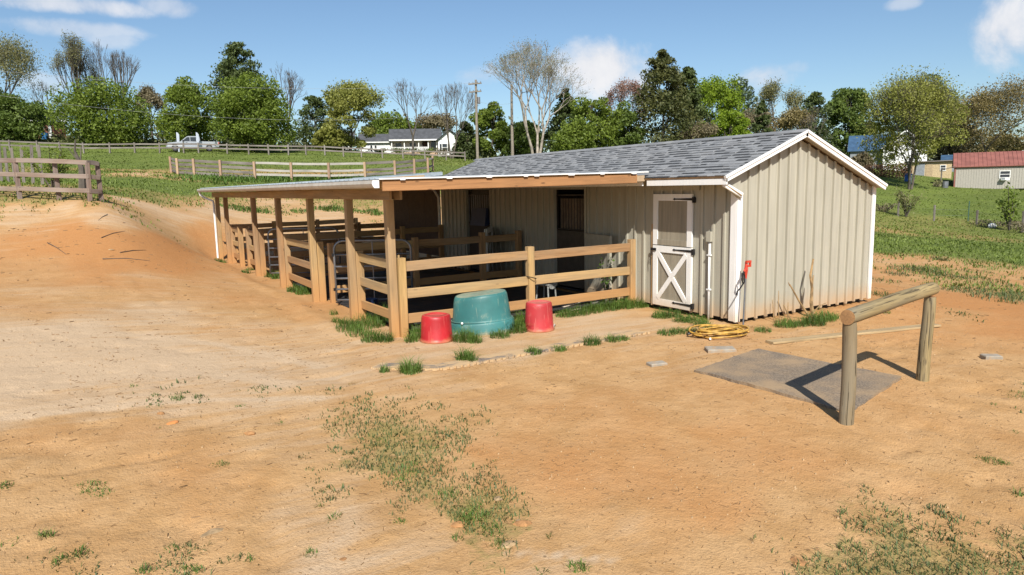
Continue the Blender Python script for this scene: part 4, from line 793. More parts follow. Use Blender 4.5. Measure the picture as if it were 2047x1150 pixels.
for i in range(nt*26):
    a = 2*math.pi*i/26; w = i/(nt*26); rx = .43+.05*math.sin(w*31)+.07*math.sin(w*9+1)-.13*abs(math.sin(w*13)); ry = .30+.05*math.sin(w*27+2)+.04*math.sin(w*11)-.10*abs(math.sin(w*17+.6))
    pts.append((rx*math.cos(a)+.03*math.sin(w*23), ry*math.sin(a)+.03*math.cos(w*19), .018+.10*w+.012*math.sin(a*1.7+w*40)))
MB().tube(pts, .0135, 7).build('coil', HOSE, t, WM[t.name] @ Matrix.Rotation(-.35, 4, 'Z'), smooth=True)
MB().tube([(-.43, -.02, .09), (-.50, .02, .06), (-.53, .03, .05)], .018, 8).build('coupling', BLACKMET, t, WM[t.name] @ Matrix.Rotation(-.35, 4, 'Z')); MB().tube([(-.28, -.20, .02), (-.31, -.27, .02)], .016, 8).build('coupling', PVC, t, WM[t.name] @ Matrix.Rotation(-.35, 4, 'Z'))
hx, hy = 9.075, 7.80; hz = gz1(hx, hy)
t = thing('yard_hydrant', 'yard hydrant with red pump head on a thin pipe by the stable corner', 'hydrant', (hx, hy, hz)); I4 = Matrix.Identity(4)
MB().tube([(hx-.01, hy, hz-.1), (hx+.03, hy, .86)], .014, 8).build('pipe', GALV, t, I4)
MB().tube([(hx+.03, hy, .74), (hx+.03, hy, .80), (hx+.03, hy, .88), (hx+.032, hy, .93), (hx+.035, hy, 1.02)], [.016, .022, .032, .026, .022], 10).tube([(hx+.03, hy, .89), (hx-.03, hy-.03, .89), (hx-.06, hy-.04, .86)], [.02, .018, .02], 8).build('head', REDMET, t, I4)
MB().box(hx+.005, hx+.115, hy-.035, hy-.005, 1.0, 1.035).box(hx+.085, hx+.113, hy-.034, hy-.006, .93, .999).box(hx+.03, hx+.079, hy-.032, hy-.008, .93, .96).build('lever', REDMET, t, I4)
MB().tube([(hx-.06, hy-.04, .87), (hx-.10, hy-.05, .84), (hx-.115, hy-.05, .76), (hx-.09, hy-.05, .66), (hx-.06, hy-.05, .70), (hx-.06, hy-.05, .80), (hx-.08, hy-.05, .85)], .012, 7).tube([(hx-.10, hy-.05, .66), (hx-.16, hy-.05, .60), (hx-.22, hy-.05, .56), (hx-.235, hy-.05, .50)], .012, 7).build('hose_stub', BLACKMET, t, I4)
# stool under the lean-to
x, y, z = place(1092, 603); t = thing('resin_stool', 'pale woven-look resin stool standing in the shade behind the end fence', 'stool', (x, y, -.04)); M = WM[t.name] @ Matrix.Rotation(.5, 4, 'Z')
WICK = plain('grey_white_resin', (.30, .30, .28), .6, var=.3, scale=40)
for sx_ in (-1, 1):
    for sy_ in (-1, 1): MB().tube([(.17*sx_, .14*sy_, 0), (.15*sx_, .12*sy_, .36)], .016, 6).build('leg', WICK, t, M)
mb = MB()
for k in range(9): a = -.18+.36*k/8; mb.tube([(a, -.15, .37), (a, .15, .37)], .011, 5)
for k in range(8): a = -.15+.30*k/7; mb.tube([(-.18, a, .378), (.18, a, .378)], .010, 5)
for k in range(12): 
    a = -.17+.34*k/11; mb.tube([(a, -.155, .37), (a*.9, -.15, .27+.05*(a/.17)**2)], .009, 5)
mb.build('woven_seat', WICK, t, M)
# white scraps along the foot of the end fence
for i, (px, py, L, rz) in enumerate(((1140, 612, .42, .2), (1165, 605, .3, -.3), (1195, 604, .35, .35), (1150, 621, .22, -.1), (1228, 598, .26, .1))):
    x, y, z = place(px, py); plank('scrap_board', (x-L/2*math.cos(rz), y-L/2*math.sin(rz), z+.03), (x+L/2*math.cos(rz), y+L/2*math.sin(rz), z+.05), .08, .015, WHITE if i != 2 else PALEWOOD, None, label=('long white scrap of board at the fence foot right of the faded red tub', 'white scrap of board leaning the other way behind the long one', 'greyish scrap of board in the middle of the fence foot', 'shortest white scrap of board nearest the faded red tub', 'white scrap of board at the grass by the fence end post')[i], cat='board', group='scrap boards at the fence foot')
# interlocking mats half buried in the sand
SANDMAT, N, b_, o_ = mat_new('sand_covered_mat'); P_ = N.n('ShaderNodeNewGeometry').outputs['Position']; m1 = N.noise(P_, 3.0, 5, .65); m2 = N.noise(P_, 60, 3)
c_ = N.mix(N.ss(N.math('ADD', m1, N.math('MULTIPLY', m2, .2)), .47, .66), (.17, .145, .125), (.50, .34, .18)); N.L(c_, b_.inputs['Base Color']); b_.inputs['Roughness'].default_value = .95; bump(N, b_, m2, .5, .006)
ends = [atz(px, py, -.06) for px, py in ((742, 741), (880, 744), (1085, 706), (1300, 668))]
LBL = ['sand-covered rubber mat at the left end of the buried strip', 'toothed interlocking rubber mat edge beside the two grass tufts', 'half-buried rubber mat edge in front of the stable door']
for k in range(3):
    a, b = Vector((*ends[k][:2], 0)), Vector((*ends[k+1][:2], 0)); u = (b-a); L = u.length-.012; u.normalize(); w = Vector((-u.y, u.x, 0)); w = w if w.y > 0 else -w; nt = int(L/.10); pts = []
    for i in range(nt):
        s0 = L*i/nt; s1 = L*(i+1)/nt; m_ = (s1-s0)
        pts += [(s0, 0), (s0+m_*.30, 0), (s0+m_*.22, -.035), (s0+m_*.78, -.035), (s0+m_*.70, 0)]
    pts += [(L, 0), (L-.03, .34), (.02, .34)]
    base = []
    for s, d in pts: p = a+u*s+w*d; base.append((p.x, p.y, gz1(p.x, p.y)+(.034 if d < .1 else .004)-.03))
    MB().poly(base, (0, 0, .03)).build('interlocking_mat', SANDMAT, None, None, label=LBL[k], cat='mat')
# dead stalks against the gable wall
def stalks(label, items, cat='plant'):
    t = thing('dead_stalks', label, cat, (*items[0][0][0][:2], 0))
    for pts, r in items: MB().tube(pts, [r*(1-.55*i/(len(pts)-1)) for i in range(len(pts))], 6).build('stalk', DEAD, t, I4)
G = lambda x, y, dz: (x, y, gz1(x, y)+dz)
stalks('tall bent dead woody stalk against the gable wall', [([G(10.62, 7.62, -.05), G(10.60, 7.66, .25), G(10.66, 7.70, .5), G(10.63, 7.72, .72), G(10.72, 7.74, 1.0)], .035), ([G(10.66, 7.70, .5), G(10.70, 7.72, .62), G(10.71, 7.72, .72)], .018), ([G(10.62, 7.62, .1), G(10.75, 7.60, .2), G(10.95, 7.62, .22)], .012)])
stalks('pair of leaning broken dead stalks in front of the gable wall', [([G(10.42, 7.48, -.05), G(10.22, 7.60, .3), G(10.02, 7.66, .62)], .026), ([G(10.02, 7.66, .6), G(9.98, 7.66, .66)], .012), ([G(10.05, 7.60, -.05), G(9.93, 7.7, .28)], .020), ([G(10.10, 7.74, -.05), G(10.12, 7.76, .30)], .012)])
stalks('thin dead twigs standing near the hydrant by the gable', [([G(9.86, 7.7, -.05), G(9.85, 7.74, .2), G(9.87, 7.76, .52)], .011), ([G(9.76, 7.74, -.05), G(9.74, 7.78, .38)], .010), ([G(9.84, 7.68, -.05), G(9.80, 7.68, .12)], .02)])
# rocks
def stone(px, py, s, label, mat, seed, name='stone'):
    r = random.Random(seed); x, y, z = place(px, py); mb = MB().lathe([(.05, -.5), (.7, -.45), (1.0, -.05), (.88, .35), (.5, .62), (.08, .7)], 9); ph = [r.uniform(0, 6) for _ in range(6)]
    mb.v = [(a*s*(1+.22*math.sin(2*math.atan2(b, a)+ph[0])+.12*math.sin(5*c+ph[1]))*1.2, b*s*(1+.2*math.sin(3*math.atan2(b, a)+ph[2]))*.9, c*s*.55*(1+.2*math.sin(ph[3]+2*a))) for a, b, c in mb.v]
    mb.build(name, mat, None, T(x, y, z+s*.05) @ Matrix.Rotation(r.uniform(0, 3), 4, 'Z'), label=label, cat='stone')
stone(322, 830, .040, 'small brown stone on the sand at the left foreground', ROCK, 1); stone(500, 870, .050, 'rusty brown clod lying left of the grass patch', ROCK, 2); stone(1018, 1086, .05, 'yellowish stone at the lower tip of the grass patch', ROCKP, 3); stone(1045, 1045, .05, 'round brown stone at the right edge of the grass patch', ROCK, 4)
stone(915, 1046, .05, 'brown clod half hidden in the grass patch', ROCK, 5); stone(996, 996, .04, 'pale stone above the long grass tuft', ROCKP, 6); stone(425, 1058, .06, 'flat tan stone sunk in the sand lower left', ROCKP, 7); stone(683, 1113, .025, 'small reddish pebble in the bottom sand', ROCK, 8); stone(222, 499, .06, 'pale stone on the orange bank at left', ROCKP, 9)
stone(1596, 1117, .05, 'reddish stone among the grass at lower right', ROCK, 10); stone(1036, 1040, .022, 'tiny yellow pebble beside the round brown stone', ROCKP, 12); stone(345, 846, .05, 'orange clay clod below the small brown stone', plain('orange_clay', (.50, .20, .06), .95), 13)
# twigs, chaff and pebbles nobody could count
def litter(name, n, r0, r1, mat, label, kind):
    x, y, r = sample(n, -.68, .68, r0, r1); c = cover(x, y)[:, 0]; k = (~inside_shed(x, y)) & (c < .7) & (fbm(x*.8, y*.8, 71)+RNG.uniform(-.2, .2, n) > .45); x, y, r = x[k], y[k], r[k]; n = len(x); z = gz(x, y); a = RNG.uniform(0, 6.28, n)
    if kind == 'twig': L = RNG.uniform(.02, .09, n)*(.6+r*.05); wd = np.maximum(.004, r*.0005)
    else: L = RNG.uniform(.006, .016, n)*(.7+r*.05); wd = L*RNG.uniform(.5, .9, n)
    d = np.stack([np.cos(a), np.sin(a)], 1)*L[:, None]*.5; s = np.stack([-np.sin(a), np.cos(a)], 1)*np.broadcast_to(wd, n)[:, None]*.6; h = np.maximum(wd, .003)*1.2; P = np.stack([x, y], 1); cx_ = lambda p, zz: np.concatenate([p, zz[:, None]], 1)
    b0 = z-.002; V = np.stack([cx_(P-d-s, b0), cx_(P+d-s, b0), cx_(P+d+s, b0), cx_(P-d+s, b0), cx_(P-d*.7, z+h), cx_(P+d*.7, z+h)], 1).reshape(-1, 3); i = np.arange(n)[:, None]*6
    q_ = np.concatenate([i+np.array([[0, 1, 5, 4]]), i+np.array([[2, 3, 4, 5]])], 1).reshape(-1, 4)
    link(bpy.data.objects.new(name, nmesh(name, V, quads=q_, rnd=RNG.random(len(q_)))), Matrix.Identity(4), None, mat, label=label, cat='debris', kind='stuff')
CHAFF = foliage('dark_chaff', (.12, .065, .026), .5, 0.0, (.23, .135, .06), cl=8); PEB = foliage('pebble_grit', (.26, .15, .07), .5, 0.0, (.38, .25, .13), cl=8)
litter('scattered_twigs', 6500, 2.7, 26, CHAFF, 'small dark twigs and chaff scattered over the sand', 'twig'); litter('scattered_grit', 9000, 2.7, 14, PEB, 'fine grit and pebbles on the sand', 'peb')
for i, (px, py, px2, py2, lb) in enumerate(((203, 477, 250, 462, 'short fallen stick high on the clay bank'), (600, 1130 - 600 + 0, 0, 0, None), (205, 518, 300, 522, 'thin fallen stick across the orange clay bank'), (240, 505, 292, 500, 'crooked stick above the thin one on the clay bank'), (95, 487, 132, 508, 'stick lying at the left of the orange bank'), (215, 430, 196, 440, 'pale stick near the left fence end'))):
    if lb is None: continue
    a = place(px, py); b = place(px2, py2); MB().tube([(a[0], a[1], a[2]+.02), ((a[0]+b[0])/2, (a[1]+b[1])/2+.05, gz1((a[0]+b[0])/2, (a[1]+b[1])/2+.05)+.015), (b[0], b[1], b[2]+.015)], [.011, .009, .004], 6).build('fallen_stick', BARK, None, None, label=lb, cat='stick')
# ------------------------------------------------------------------ grass tufts round the yard
def tufts(name, label, spots, mat=GRASSM, wide=.006):
    """spots: (px, py, radius m, height m, blades)"""
    P = []; H = []; LN = []
    for (px, py, rad, h, n) in spots:
        if rad < .35 and mat is GRASSM and name not in ('loose_sand_tufts', 'long_patch_grass'): n = int(n*1.7); h *= 1.3; rad *= 1.12
        x, y, z = place(px, py); a = RNG.uniform(0, 6.28, n); r = rad*np.sqrt(RNG.random(n)); X = x+r*np.cos(a); Y = y+r*np.sin(a); P.append(np.stack([X, Y, gz(X, Y)-.01], 1)); H.append(h*RNG.uniform(.45, 1.2, n)*(1-.45*(r/rad)**2)); LN.append(RNG.uniform(.25, 1.2, n))
    P = np.concatenate(P); return blades(name, P, np.concatenate(H), wide*RNG.uniform(.7, 1.4, len(P)), np.concatenate(LN), mat, label)
tufts('corner_post_grass', 'lush green grass growing round the near lean-to posts', [(735, 652, .30, .24, 260), (765, 640, .22, .26, 200), (700, 662, .22, .20, 160), (680, 650, .14, .14, 90), (745, 682, .16, .20, 150), (770, 684, .12, .18, 110), (720, 672, .2, .16, 130), (758, 625, .2, .18, 120), (785, 645, .15, .15, 80), (668, 630, .08, .14, 40)])
tufts('tub_grass', 'green grass growing round the overturned tubs', [(840, 676, .16, .22, 170), (822, 684, .10, .15, 80), (928, 682, .18, .22, 220), (950, 686, .10, .18, 90), (1000, 675, .15, .14, 130), (1030, 664, .18, .24, 200), (1045, 650, .16, .26, 170), (1010, 664, .14, .18, 110), (850, 655, .12, .12, 70)])
tufts('fence_foot_grass', 'band of thick grass along the foot of the end fence', [(1130, 632, .16, .16, 130), (1155, 628, .2, .18, 170), (1185, 622, .2, .20, 190), (1215, 617, .2, .22, 200), (1245, 613, .2, .22, 200), (1270, 612, .18, .20, 160), (1288, 610, .12, .16, 90)])
tufts('door_foot_grass', 'patches of grass in front of the white-framed stable door', [(1322, 632, .16, .17, 150), (1345, 630, .16, .15, 130), (1365, 640, .16, .14, 120), (1390, 640, .2, .14, 160), (1405, 650, .14, .14, 110), (1335, 667, .15, .10, 120), (1360, 664, .16, .10, 120), (1385, 660, .1, .08, 70)])
tufts('mat_edge_grass', 'separate grass tufts along the buried rubber mats', [(822, 748, .13, .20, 170), (768, 748, .06, .12, 50), (930, 720, .11, .20, 140), (945, 725, .05, .16, 40), (1066, 708, .11, .12, 120), (1118, 702, .10, .10, 100), (1182, 690, .12, .16, 140), (1225, 682, .12, .12, 110), (1248, 680, .08, .10, 60)])
tufts('gable_foot_grass', 'grass tufts along the foot of the gable wall', [(1570, 652, .16, .16, 150), (1595, 650, .14, .14, 110), (1625, 648, .18, .22, 190), (1650, 640, .16, .2, 150), (1525, 662, .12, .10, 90), (1665, 636, .1, .12, 60), (1770, 625, .08, .08, 30), (1775, 615, .1, .1, 40)])
tufts('gate_foot_grass', 'grass tufts between the lean-to posts by the gates', [(598, 583, .25, .2, 170), (610, 588, .2, .2, 130), (545, 556, .2, .22, 110), (553, 560, .15, .16, 70), (492, 545, .12, .14, 50), (441, 522, .18, .16, 80), (500, 541, .12, .12, 50)], wide=.010)
tufts('loose_sand_tufts', 'single grass tufts dotted over the sandy foreground', [(355, 802, .08, .09, 60), (395, 796, .05, .07, 30), (480, 815, .05, .06, 30), (268, 775, .05, .06, 20), (310, 793, .06, .06, 26), (438, 932, .07, .05, 40), (450, 930, .05, .05, 26), (560, 845, .04, .05, 20), (180, 978, .12, .06, 110), (205, 985, .1, .05, 70), (92, 1077, .06, .08, 55), (155, 1108, .07, .07, 60), (120, 1125, .05, .07, 45), (288, 1140, .05, .08, 45), (15, 1085, .08, .06, 30), (5, 975, .08, .07, 60), (345, 1098, .06, .06, 30), (620, 1112, .05, .06, 40), (668, 1028, .05, .06, 40), (915, 1075, .05, .06, 40), (1158, 1138, .07, .08, 80), (1085, 1145, .04, .06, 20), (385, 1135, .08, .06, 60), (1098, 1072, .03, .05, 20), (1990, 922, .10, .05, 110), (1965, 916, .07, .04, 50), (2010, 925, .05, .04, 40), (1985, 810, .05, .04, 20), (2040, 795, .15, .06, 90), (2030, 862, .06, .04, 30), (2035, 985, .06, .09, 30), (640, 1010, .04, .05, 20), (800, 1042, .05, .06, 40), (500, 1120, .04, .06, 20), (320, 856, .02, .02, 30)], wide=.005)
tufts('long_patch_grass', 'longer bright grass blades in the foreground grass patch', [(950, 1035, .13, .09, 150), (985, 1060, .10, .08, 90), (1000, 1085, .08, .07, 70), (895, 985, .09, .08, 80), (805, 945, .14, .06, 110), (800, 965, .1, .06, 70), (820, 930, .1, .06, 60), (870, 895, .08, .05, 50), (930, 1040, .08, .08, 60), (1040, 1045, .06, .05, 30), (950, 1010, .08, .06, 40), (760, 880, .12, .05, 70)], wide=.0045)
tufts('dry_grass', 'dry straw-coloured grass lying on the sand', [(705, 772, .08, .05, 70), (985, 735, .35, .04, 260), (870, 775, .12, .04, 70), (1040, 720, .25, .04, 150), (1140, 700, .25, .03, 120), (800, 775, .15, .04, 60), (925, 762, .08, .05, 60), (1500, 655, .15, .08, 120), (1100, 725, .2, .03, 90), (600, 800, .3, .03, 80), (1230, 700, .3, .03, 100), (955, 900, .1, .04, 60), (985, 960, .06, .05, 40), (640, 800, .2, .04, 50), (840, 1050, .1, .03, 40), (1640, 650, .15, .05, 60)], mat=STRAW, wide=.004)
tufts('right_field_clumps', 'taller dull green clumps on the eroded clay right of the stable', [(1835, 540, .8, .20, 300), (1860, 548, .6, .16, 180), (1880, 520, .3, .22, 120), (1790, 548, .4, .14, 120), (1970, 585, .9, .16, 260), (2030, 600, .9, .2, 280), (1760, 560, .5, .12, 120), (1905, 555, .5, .1, 120), (1925, 630, .3, .08, 60), (1960, 560, .6, .12, 130), (2000, 570, .5, .12, 100), (1950, 545, .5, .12, 100), (1765, 590, .3, .15, 100)], mat=DULLG, wide=.014)
tufts('weed_clumps', 'green weed clumps on the bare ground behind the lean-to', [(478, 418, .9, .35, 240), (520, 423, .6, .3, 160), (600, 424, .5, .25, 140), (665, 420, .6, .4, 180), (700, 423, .5, .3, 130), (740, 425, .6, .3, 150), (755, 430, .4, .35, 90), (560, 425, .4, .2, 70), (640, 418, .5, .3, 110)], wide=.03)
tufts('pen_front_grass', 'band of taller bright grass below the grey board pen', [(400+24*k, 362-(k % 3)*3, 2.2, .45, 260) for k in range(15)], wide=.05)
def leafy(name, label, base, stems, leaves, h, rad, mat, cat='plant', lsize=.05, stemmat=None):
    t = thing(name, label, cat, base); x, y, z = base; L = []
    for k in range(stems):
        a = random.uniform(0, 6.28); tip = (x+rad*math.cos(a)*random.uniform(.3, 1), y+rad*math.sin(a)*random.uniform(.3, 1), z+h*random.uniform(.6, 1)); mid = ((x+tip[0])/2, (y+tip[1])/2, z+(tip[2]-z)*.6)
        MB().tube([(x, y, z-.05), mid, tip], [h*.014, h*.01, h*.004], 5).build('stem', stemmat or BARK, t, I4)
        for _ in range(leaves): u = random.uniform(.25, 1.02); p = Vector((x, y, z)).lerp(Vector(mid), u*2) if u < .5 else Vector(mid).lerp(Vector(tip), u*2-1); L.append(p+Vector((random.gauss(0, rad*.18), random.gauss(0, rad*.18), random.gauss(0, h*.05))))
    leafmesh(name+'_leaves', np.array([tuple(p) for p in L]), lsize, 'foliage', mat, t); return t
def leafquads(P, size, flat=0.0):
    n = len(P); a = RNG.normal(size=(n, 3)); a /= np.linalg.norm(a, axis=1)[:, None]; b = RNG.normal(size=(n, 3)); b[:, 2] *= (1-flat); b -= a*(a*b).sum(1)[:, None]; b /= np.linalg.norm(b, axis=1)[:, None]
    s = np.broadcast_to(size, n)[:, None]*RNG.uniform(.6, 1.4, (n, 1)); u = a*s*.5; w = b*s*.32
    V = np.stack([P-u, P+w*.9, P+u, P-w], 1).reshape(-1, 3); q_ = np.arange(n*4).reshape(n, 4); return V, q_
def leafmesh(mname, P, size, oname, mat, parent, M=None, flat=0.0):
    V, q_ = leafquads(P, size, flat); M = M or I4
    if parent is not None: M = WM[parent.name].copy(); off = np.array(M.translation); V = V-off
    return link(bpy.data.objects.new(oname, nmesh(mname, V, quads=q_, rnd=RNG.random(len(q_)))), M, parent, mat)
# ------------------------------------------------------------------ trees
def tubes_np(segs, sides=5):
    p0 = np.array([s[0] for s in segs]); p1 = np.array([s[1] for s in segs]); r0 = np.array([s[2] for s in segs])[:, None]; r1 = np.array([s[3] for s in segs])[:, None]
    d = p1-p0; d /= np.maximum(np.linalg.norm(d, axis=1), 1e-6)[:, None]; ref = np.where(np.abs(d[:, 2:3]) > .9, np.array([[1., 0, 0]]), np.array([[0, 0, 1.]])); u = np.cross(d, ref); u /= np.linalg.norm(u, axis=1)[:, None]; w = np.cross(d, u); V = []
    for p, r in ((p0, r0), (p1, r1)):
        for k in range(sides): a = 2*math.pi*k/sides; V.append(p+(u*math.cos(a)+w*math.sin(a))*r)
    V = np.stack(V, 1); n = len(segs); i = np.arange(n)[:, None]*(2*sides)
    Q = np.concatenate([i+np.array([[k, (k+1) % sides, sides+(k+1) % sides, sides+k]]) for k in range(sides)], 1).reshape(-1, 4)
    return V.reshape(-1, 3), Q
def branch(H, Wd, seed, levels=6, spread=.5, first=.22, stems=1, upb=.25, r0=None, kids=(2, 3), shrink=(.68, .86)):
    r = random.Random(seed); segs = []; tips = []
    def go(p, d, L, rad, lv):
        q = p; n = 2
        for i in range(n):
            d2 = (d+Vector((r.gauss(0, .10), r.gauss(0, .10), r.gauss(0, .06)+upb*.12))).normalized(); e = q+d2*(L/n); segs.append((tuple(q), tuple(e), rad*(1-.15*i), rad*(1-.15*(i+1)))); q = e; d = d2
        if lv <= 0: tips.append(tuple(q)); return
        if lv <= 3: tips.append(tuple(q))
        nk = r.choice(kids); az = r.uniform(0, 6.28)
        for k in range(nk):
            az += 6.28/nk+r.uniform(-.5, .5); o = d.orthogonal().normalized(); o.rotate(Matrix.Rotation(az, 3, d)); sp = spread*r.uniform(.55, 1.35)
            nd = (d*math.cos(sp)+o*math.sin(sp)+Vector((0, 0, upb*.3))).normalized(); go(q, nd, L*r.uniform(*shrink), max(.016, rad*(.55 if nk > 2 else .66)), lv-1)
    R0 = r0 or H*.022
    for s in range(stems):
        a = r.uniform(0, 6.28); d = Vector((math.cos(a)*.25*(stems > 1), math.sin(a)*.25*(stems > 1), 1)).normalized(); go(Vector((0.25*math.cos(a)*(stems > 1), .25*math.sin(a)*(stems > 1), -.2)), d, H*first, R0*(.75 if stems > 1 else 1), levels)
    A = np.array(tips); zmax = np.percentile(A[:, 2], 99); wx = np.percentile(np.hypot(A[:, 0], A[:, 1]), 96); fz = H/zmax; fx = (Wd/2)/max(wx, .01)
    S = np.array([fx, fx, fz]); segs = [(np.array(a)*S, np.array(b)*S, x, y) for a, b, x, y in segs]; return segs, A*S
def crown_round(H, Wd, n, seed, low=.10, clump=.17, ncl=70, top=.0):
    r = np.random.default_rng(seed); a = Wd/2; zc = H*(low+(1-low)*.47); b = H*(1-low)*.53; C = []
    while len(C) < ncl:
        d = r.normal(size=3); d /= np.linalg.norm(d); k = r.uniform(.45, .93)**.7; p = np.array([d[0]*a*k, d[1]*a*k, zc+d[2]*b*k])
        if d[2] < 0: p[:2] *= 1.08
        p[:2] *= 1+.18*math.sin(3*math.atan2(d[1], d[0])+seed)
        C.append(p)
    C = np.array(C); R = Wd*clump*r.uniform(.55, 1.3, ncl); i = r.choice(ncl, n, p=(R**2)/(R**2).sum()); d = r.normal(size=(n, 3)); d /= np.linalg.norm(d, axis=1)[:, None]
    P = C[i]+d*(R[i]*r.uniform(.35, 1.0, n)**.5)[:, None]*np.array([1, 1, .75]); P[:, 2] = np.maximum(P[:, 2], H*low*.3); return P
def crown_cone(H, Wd, n, seed, low=.04, power=.8, ncl=90):
    r = np.random.default_rng(seed); z = H*(low+(1-low)*r.uniform(0, 1, ncl)**1.05); k = np.clip(1-(z-H*low)/(H*(1-low)), 0, 1)**power; a = r.uniform(0, 6.28, ncl); rad = Wd/2*k*r.uniform(.35, 1.0, ncl)**.6*(1+.25*np.sin(3*a+seed)); C = np.stack([rad*np.cos(a), rad*np.sin(a), z], 1)
    R = Wd*.21*(.30+k); i = r.integers(0, ncl, n); d = r.normal(size=(n, 3)); d /= np.linalg.norm(d, axis=1)[:, None]; out = C[i]*np.array([1, 1, 0]); out /= np.maximum(np.linalg.norm(out, axis=1), .05)[:, None]
    u = r.uniform(-.6, 1, n)[:, None]; P = C[i]+d*(R[i]*r.uniform(.3, 1, n))[:, None]*np.array([.8, .8, .55])+out*u*R[i][:, None]*.6-np.array([0, 0, 1])*np.abs(u)*R[i][:, None]*.15; P[:, 2] = np.clip(P[:, 2], .1, H*1.01); return P
FOL = dict(green=foliage('spring_green_leaves', (.105, .155, .022), .42, .38, (.180, .235, .036)), deep=foliage('deep_green_leaves', (.075, .115, .024), .42, .32, (.130, .180, .036)), cedar=foliage('cedar_needles', (.046, .068, .022), .45, .2, (.085, .112, .032)), cedarrust=foliage('rusty_cedar_needles', (.048, .068, .022), .45, .2, (.105, .108, .034)),
           yellow=foliage('yellow_green_leaves', (.17, .19, .036), .4, .38, (.28, .285, .07)), bright=foliage('bright_lime_leaves', (.115, .185, .014), .45, .35, (.21, .29, .022)), olive=foliage('olive_buds', (.14, .145, .055), .45, .3, (.22, .21, .09)), rust=foliage('rust_brown_buds', (.165, .130, .050), .45, .25, (.245, .195, .080)),
           blue=foliage('blue_green_leaves', (.065, .10, .050), .45, .25, (.115, .155, .085)), brown=foliage('brown_bud_haze', (.15, .125, .075), .45, .25, (.21, .175, .10)), red=foliage('reddish_buds', (.20, .105, .075), .4, .2, (.26, .15, .11)))
def tree(px, top, bot, w, dep, kind, col, label, n=4200, seed=None, bark=BARK, leaf=None, low=.08, fill=0, flow=.15, sp=.05, **kw):
    seed = seed or int(px*7+top); p = atd(px, bot, dep); x, y = p[0], p[1]; g = gz1(x, y); H = atd(px, top, dep)[2]-g; Wd = w/FPX*dep; nm = {'round': 'leafy_tree', 'cone': 'evergreen_tree', 'bare': 'bare_tree', 'bud': 'budding_tree'}[kind]
    t = thing(nm, label, 'tree', (x, y, g)); M = WM[t.name]; lf = leaf*.8 if leaf else (.0034*dep if kind in ('round', 'cone') else .0026*dep); n = int(n*(2.6 if kind in ('round', 'cone') else 2.2)); fill = int(fill*1.8)
    if kind in ('round', 'cone'):
        s, _ = branch(H*.8, Wd*.55, seed, 3, .5, .28)
        V, Q = tubes_np(s, 5); link(bpy.data.objects.new('trunk', nmesh('trunk', V, quads=Q)), M, t, bark)
        P = crown_round(H*.95, Wd*.84, n, seed, low, **kw) if kind == 'round' else crown_cone(H, Wd, n, seed, low, **kw); leafmesh('crown', P+np.array(M.translation), lf, 'crown', FOL[col], t, flat=.2)
    else:
        s, tips = branch(H, Wd, seed, **kw); V, Q = tubes_np(s, 4); link(bpy.data.objects.new('trunk', nmesh('trunk', V, quads=Q)), M, t, bark)
        if kind == 'bud':
            i = RNG.integers(0, len(tips), n); P = tips[i]+RNG.normal(size=(n, 3))*Wd*sp
            if fill: P = np.concatenate([P, crown_round(H*.97, Wd*.92, fill, seed, flow, clump=.12, ncl=60)])
            leafmesh('crown', P+np.array(M.translation), lf, 'crown', FOL[col], t)
    return t
tree(10, 92, 284, 190, 108, 'bud', 'olive', 'tall thin-leaved olive tree at the left edge of the picture', 5200, levels=6, leaf=.26, fill=2500)
tree(45, 188, 282, 125, 98, 'round', 'deep', 'dark glossy evergreen in front of the brick house at far left', 5200, low=.0)
tree(-20, 165, 282, 100, 98, 'round', 'cedar', 'dark evergreen cut by the left edge of the picture', 3000, low=.0)
tree(104, 162, 284, 70, 135, 'bare', None, 'small bare tree above the brick house', levels=5)
tree(172, 82, 290, 100, 118, 'bud', 'olive', 'tall wispy tree with olive buds behind the left green tree', 3600, levels=6, stems=3, spread=.32, leaf=.22, sp=.03)
tree(240, 92, 290, 130, 120, 'bare', None, 'tall bare fan-shaped tree behind the left green tree', levels=6, stems=3, spread=.34)
tree(215, 165, 300, 200, 97, 'round', 'green', 'wide bright green tree above the roadside fence at left', 8000, low=.0, ncl=95)
tree(308, 178, 296, 70, 108, 'bud', 'brown', 'brownish budding tree between two green trees at left', 3000, levels=6, leaf=.28)
tree(383, 147, 304, 128, 94, 'round', 'green', 'rounded green tree right behind the silver pickup', 6500, low=.0, ncl=80)
tree(490, 92, 300, 112, 108, 'cone', 'cedar', 'tall dark cedar rising behind the big green tree', 6500, power=.5, ncl=190)
tree(510, 146, 306, 158, 90, 'round', 'green', 'large dense green tree with rounded crown left of the white house', 9000, low=.0, ncl=95)
tree(574, 138, 304, 100, 112, 'bare', None, 'bare tree leaning out right of the big green tree', levels=6, spread=.42)
tree(630, 196, 304, 70, 108, 'cone', 'cedar', 'small open dark pine left of the pale tree', 1500, power=.35, low=.2)
tree(700, 172, 306, 118, 106, 'bud', 'yellow', 'pale yellow-green tree left of the white house', 4500, levels=6, leaf=.36, fill=7000, flow=.04)
tree(660, 250, 306, 70, 104, 'round', 'yellow', 'low yellow-green bush left of the white house', 2200, low=0)
tree(785, 225, 300, 120, 160, 'round', 'green', 'green tree behind the roof of the white house', 4500, low=0)
tree(868, 235, 300, 90, 160, 'bud', 'brown', 'brown budding tree behind the right end of the white house', 2500, levels=5)
tree(826, 165, 314, 108, 108, 'bare', None, 'bare tree with dark trunk in front of the white house porch', levels=6, spread=.42, upb=.4)
tree(903, 170, 316, 108, 108, 'bare', None, 'forked bare tree in front of the right gable of the white house', levels=6, stems=2, spread=.40)
tree(935, 262, 316, 55, 112, 'round', 'brown', 'low brownish shrub tree left of the utility pole', 1800, low=0)
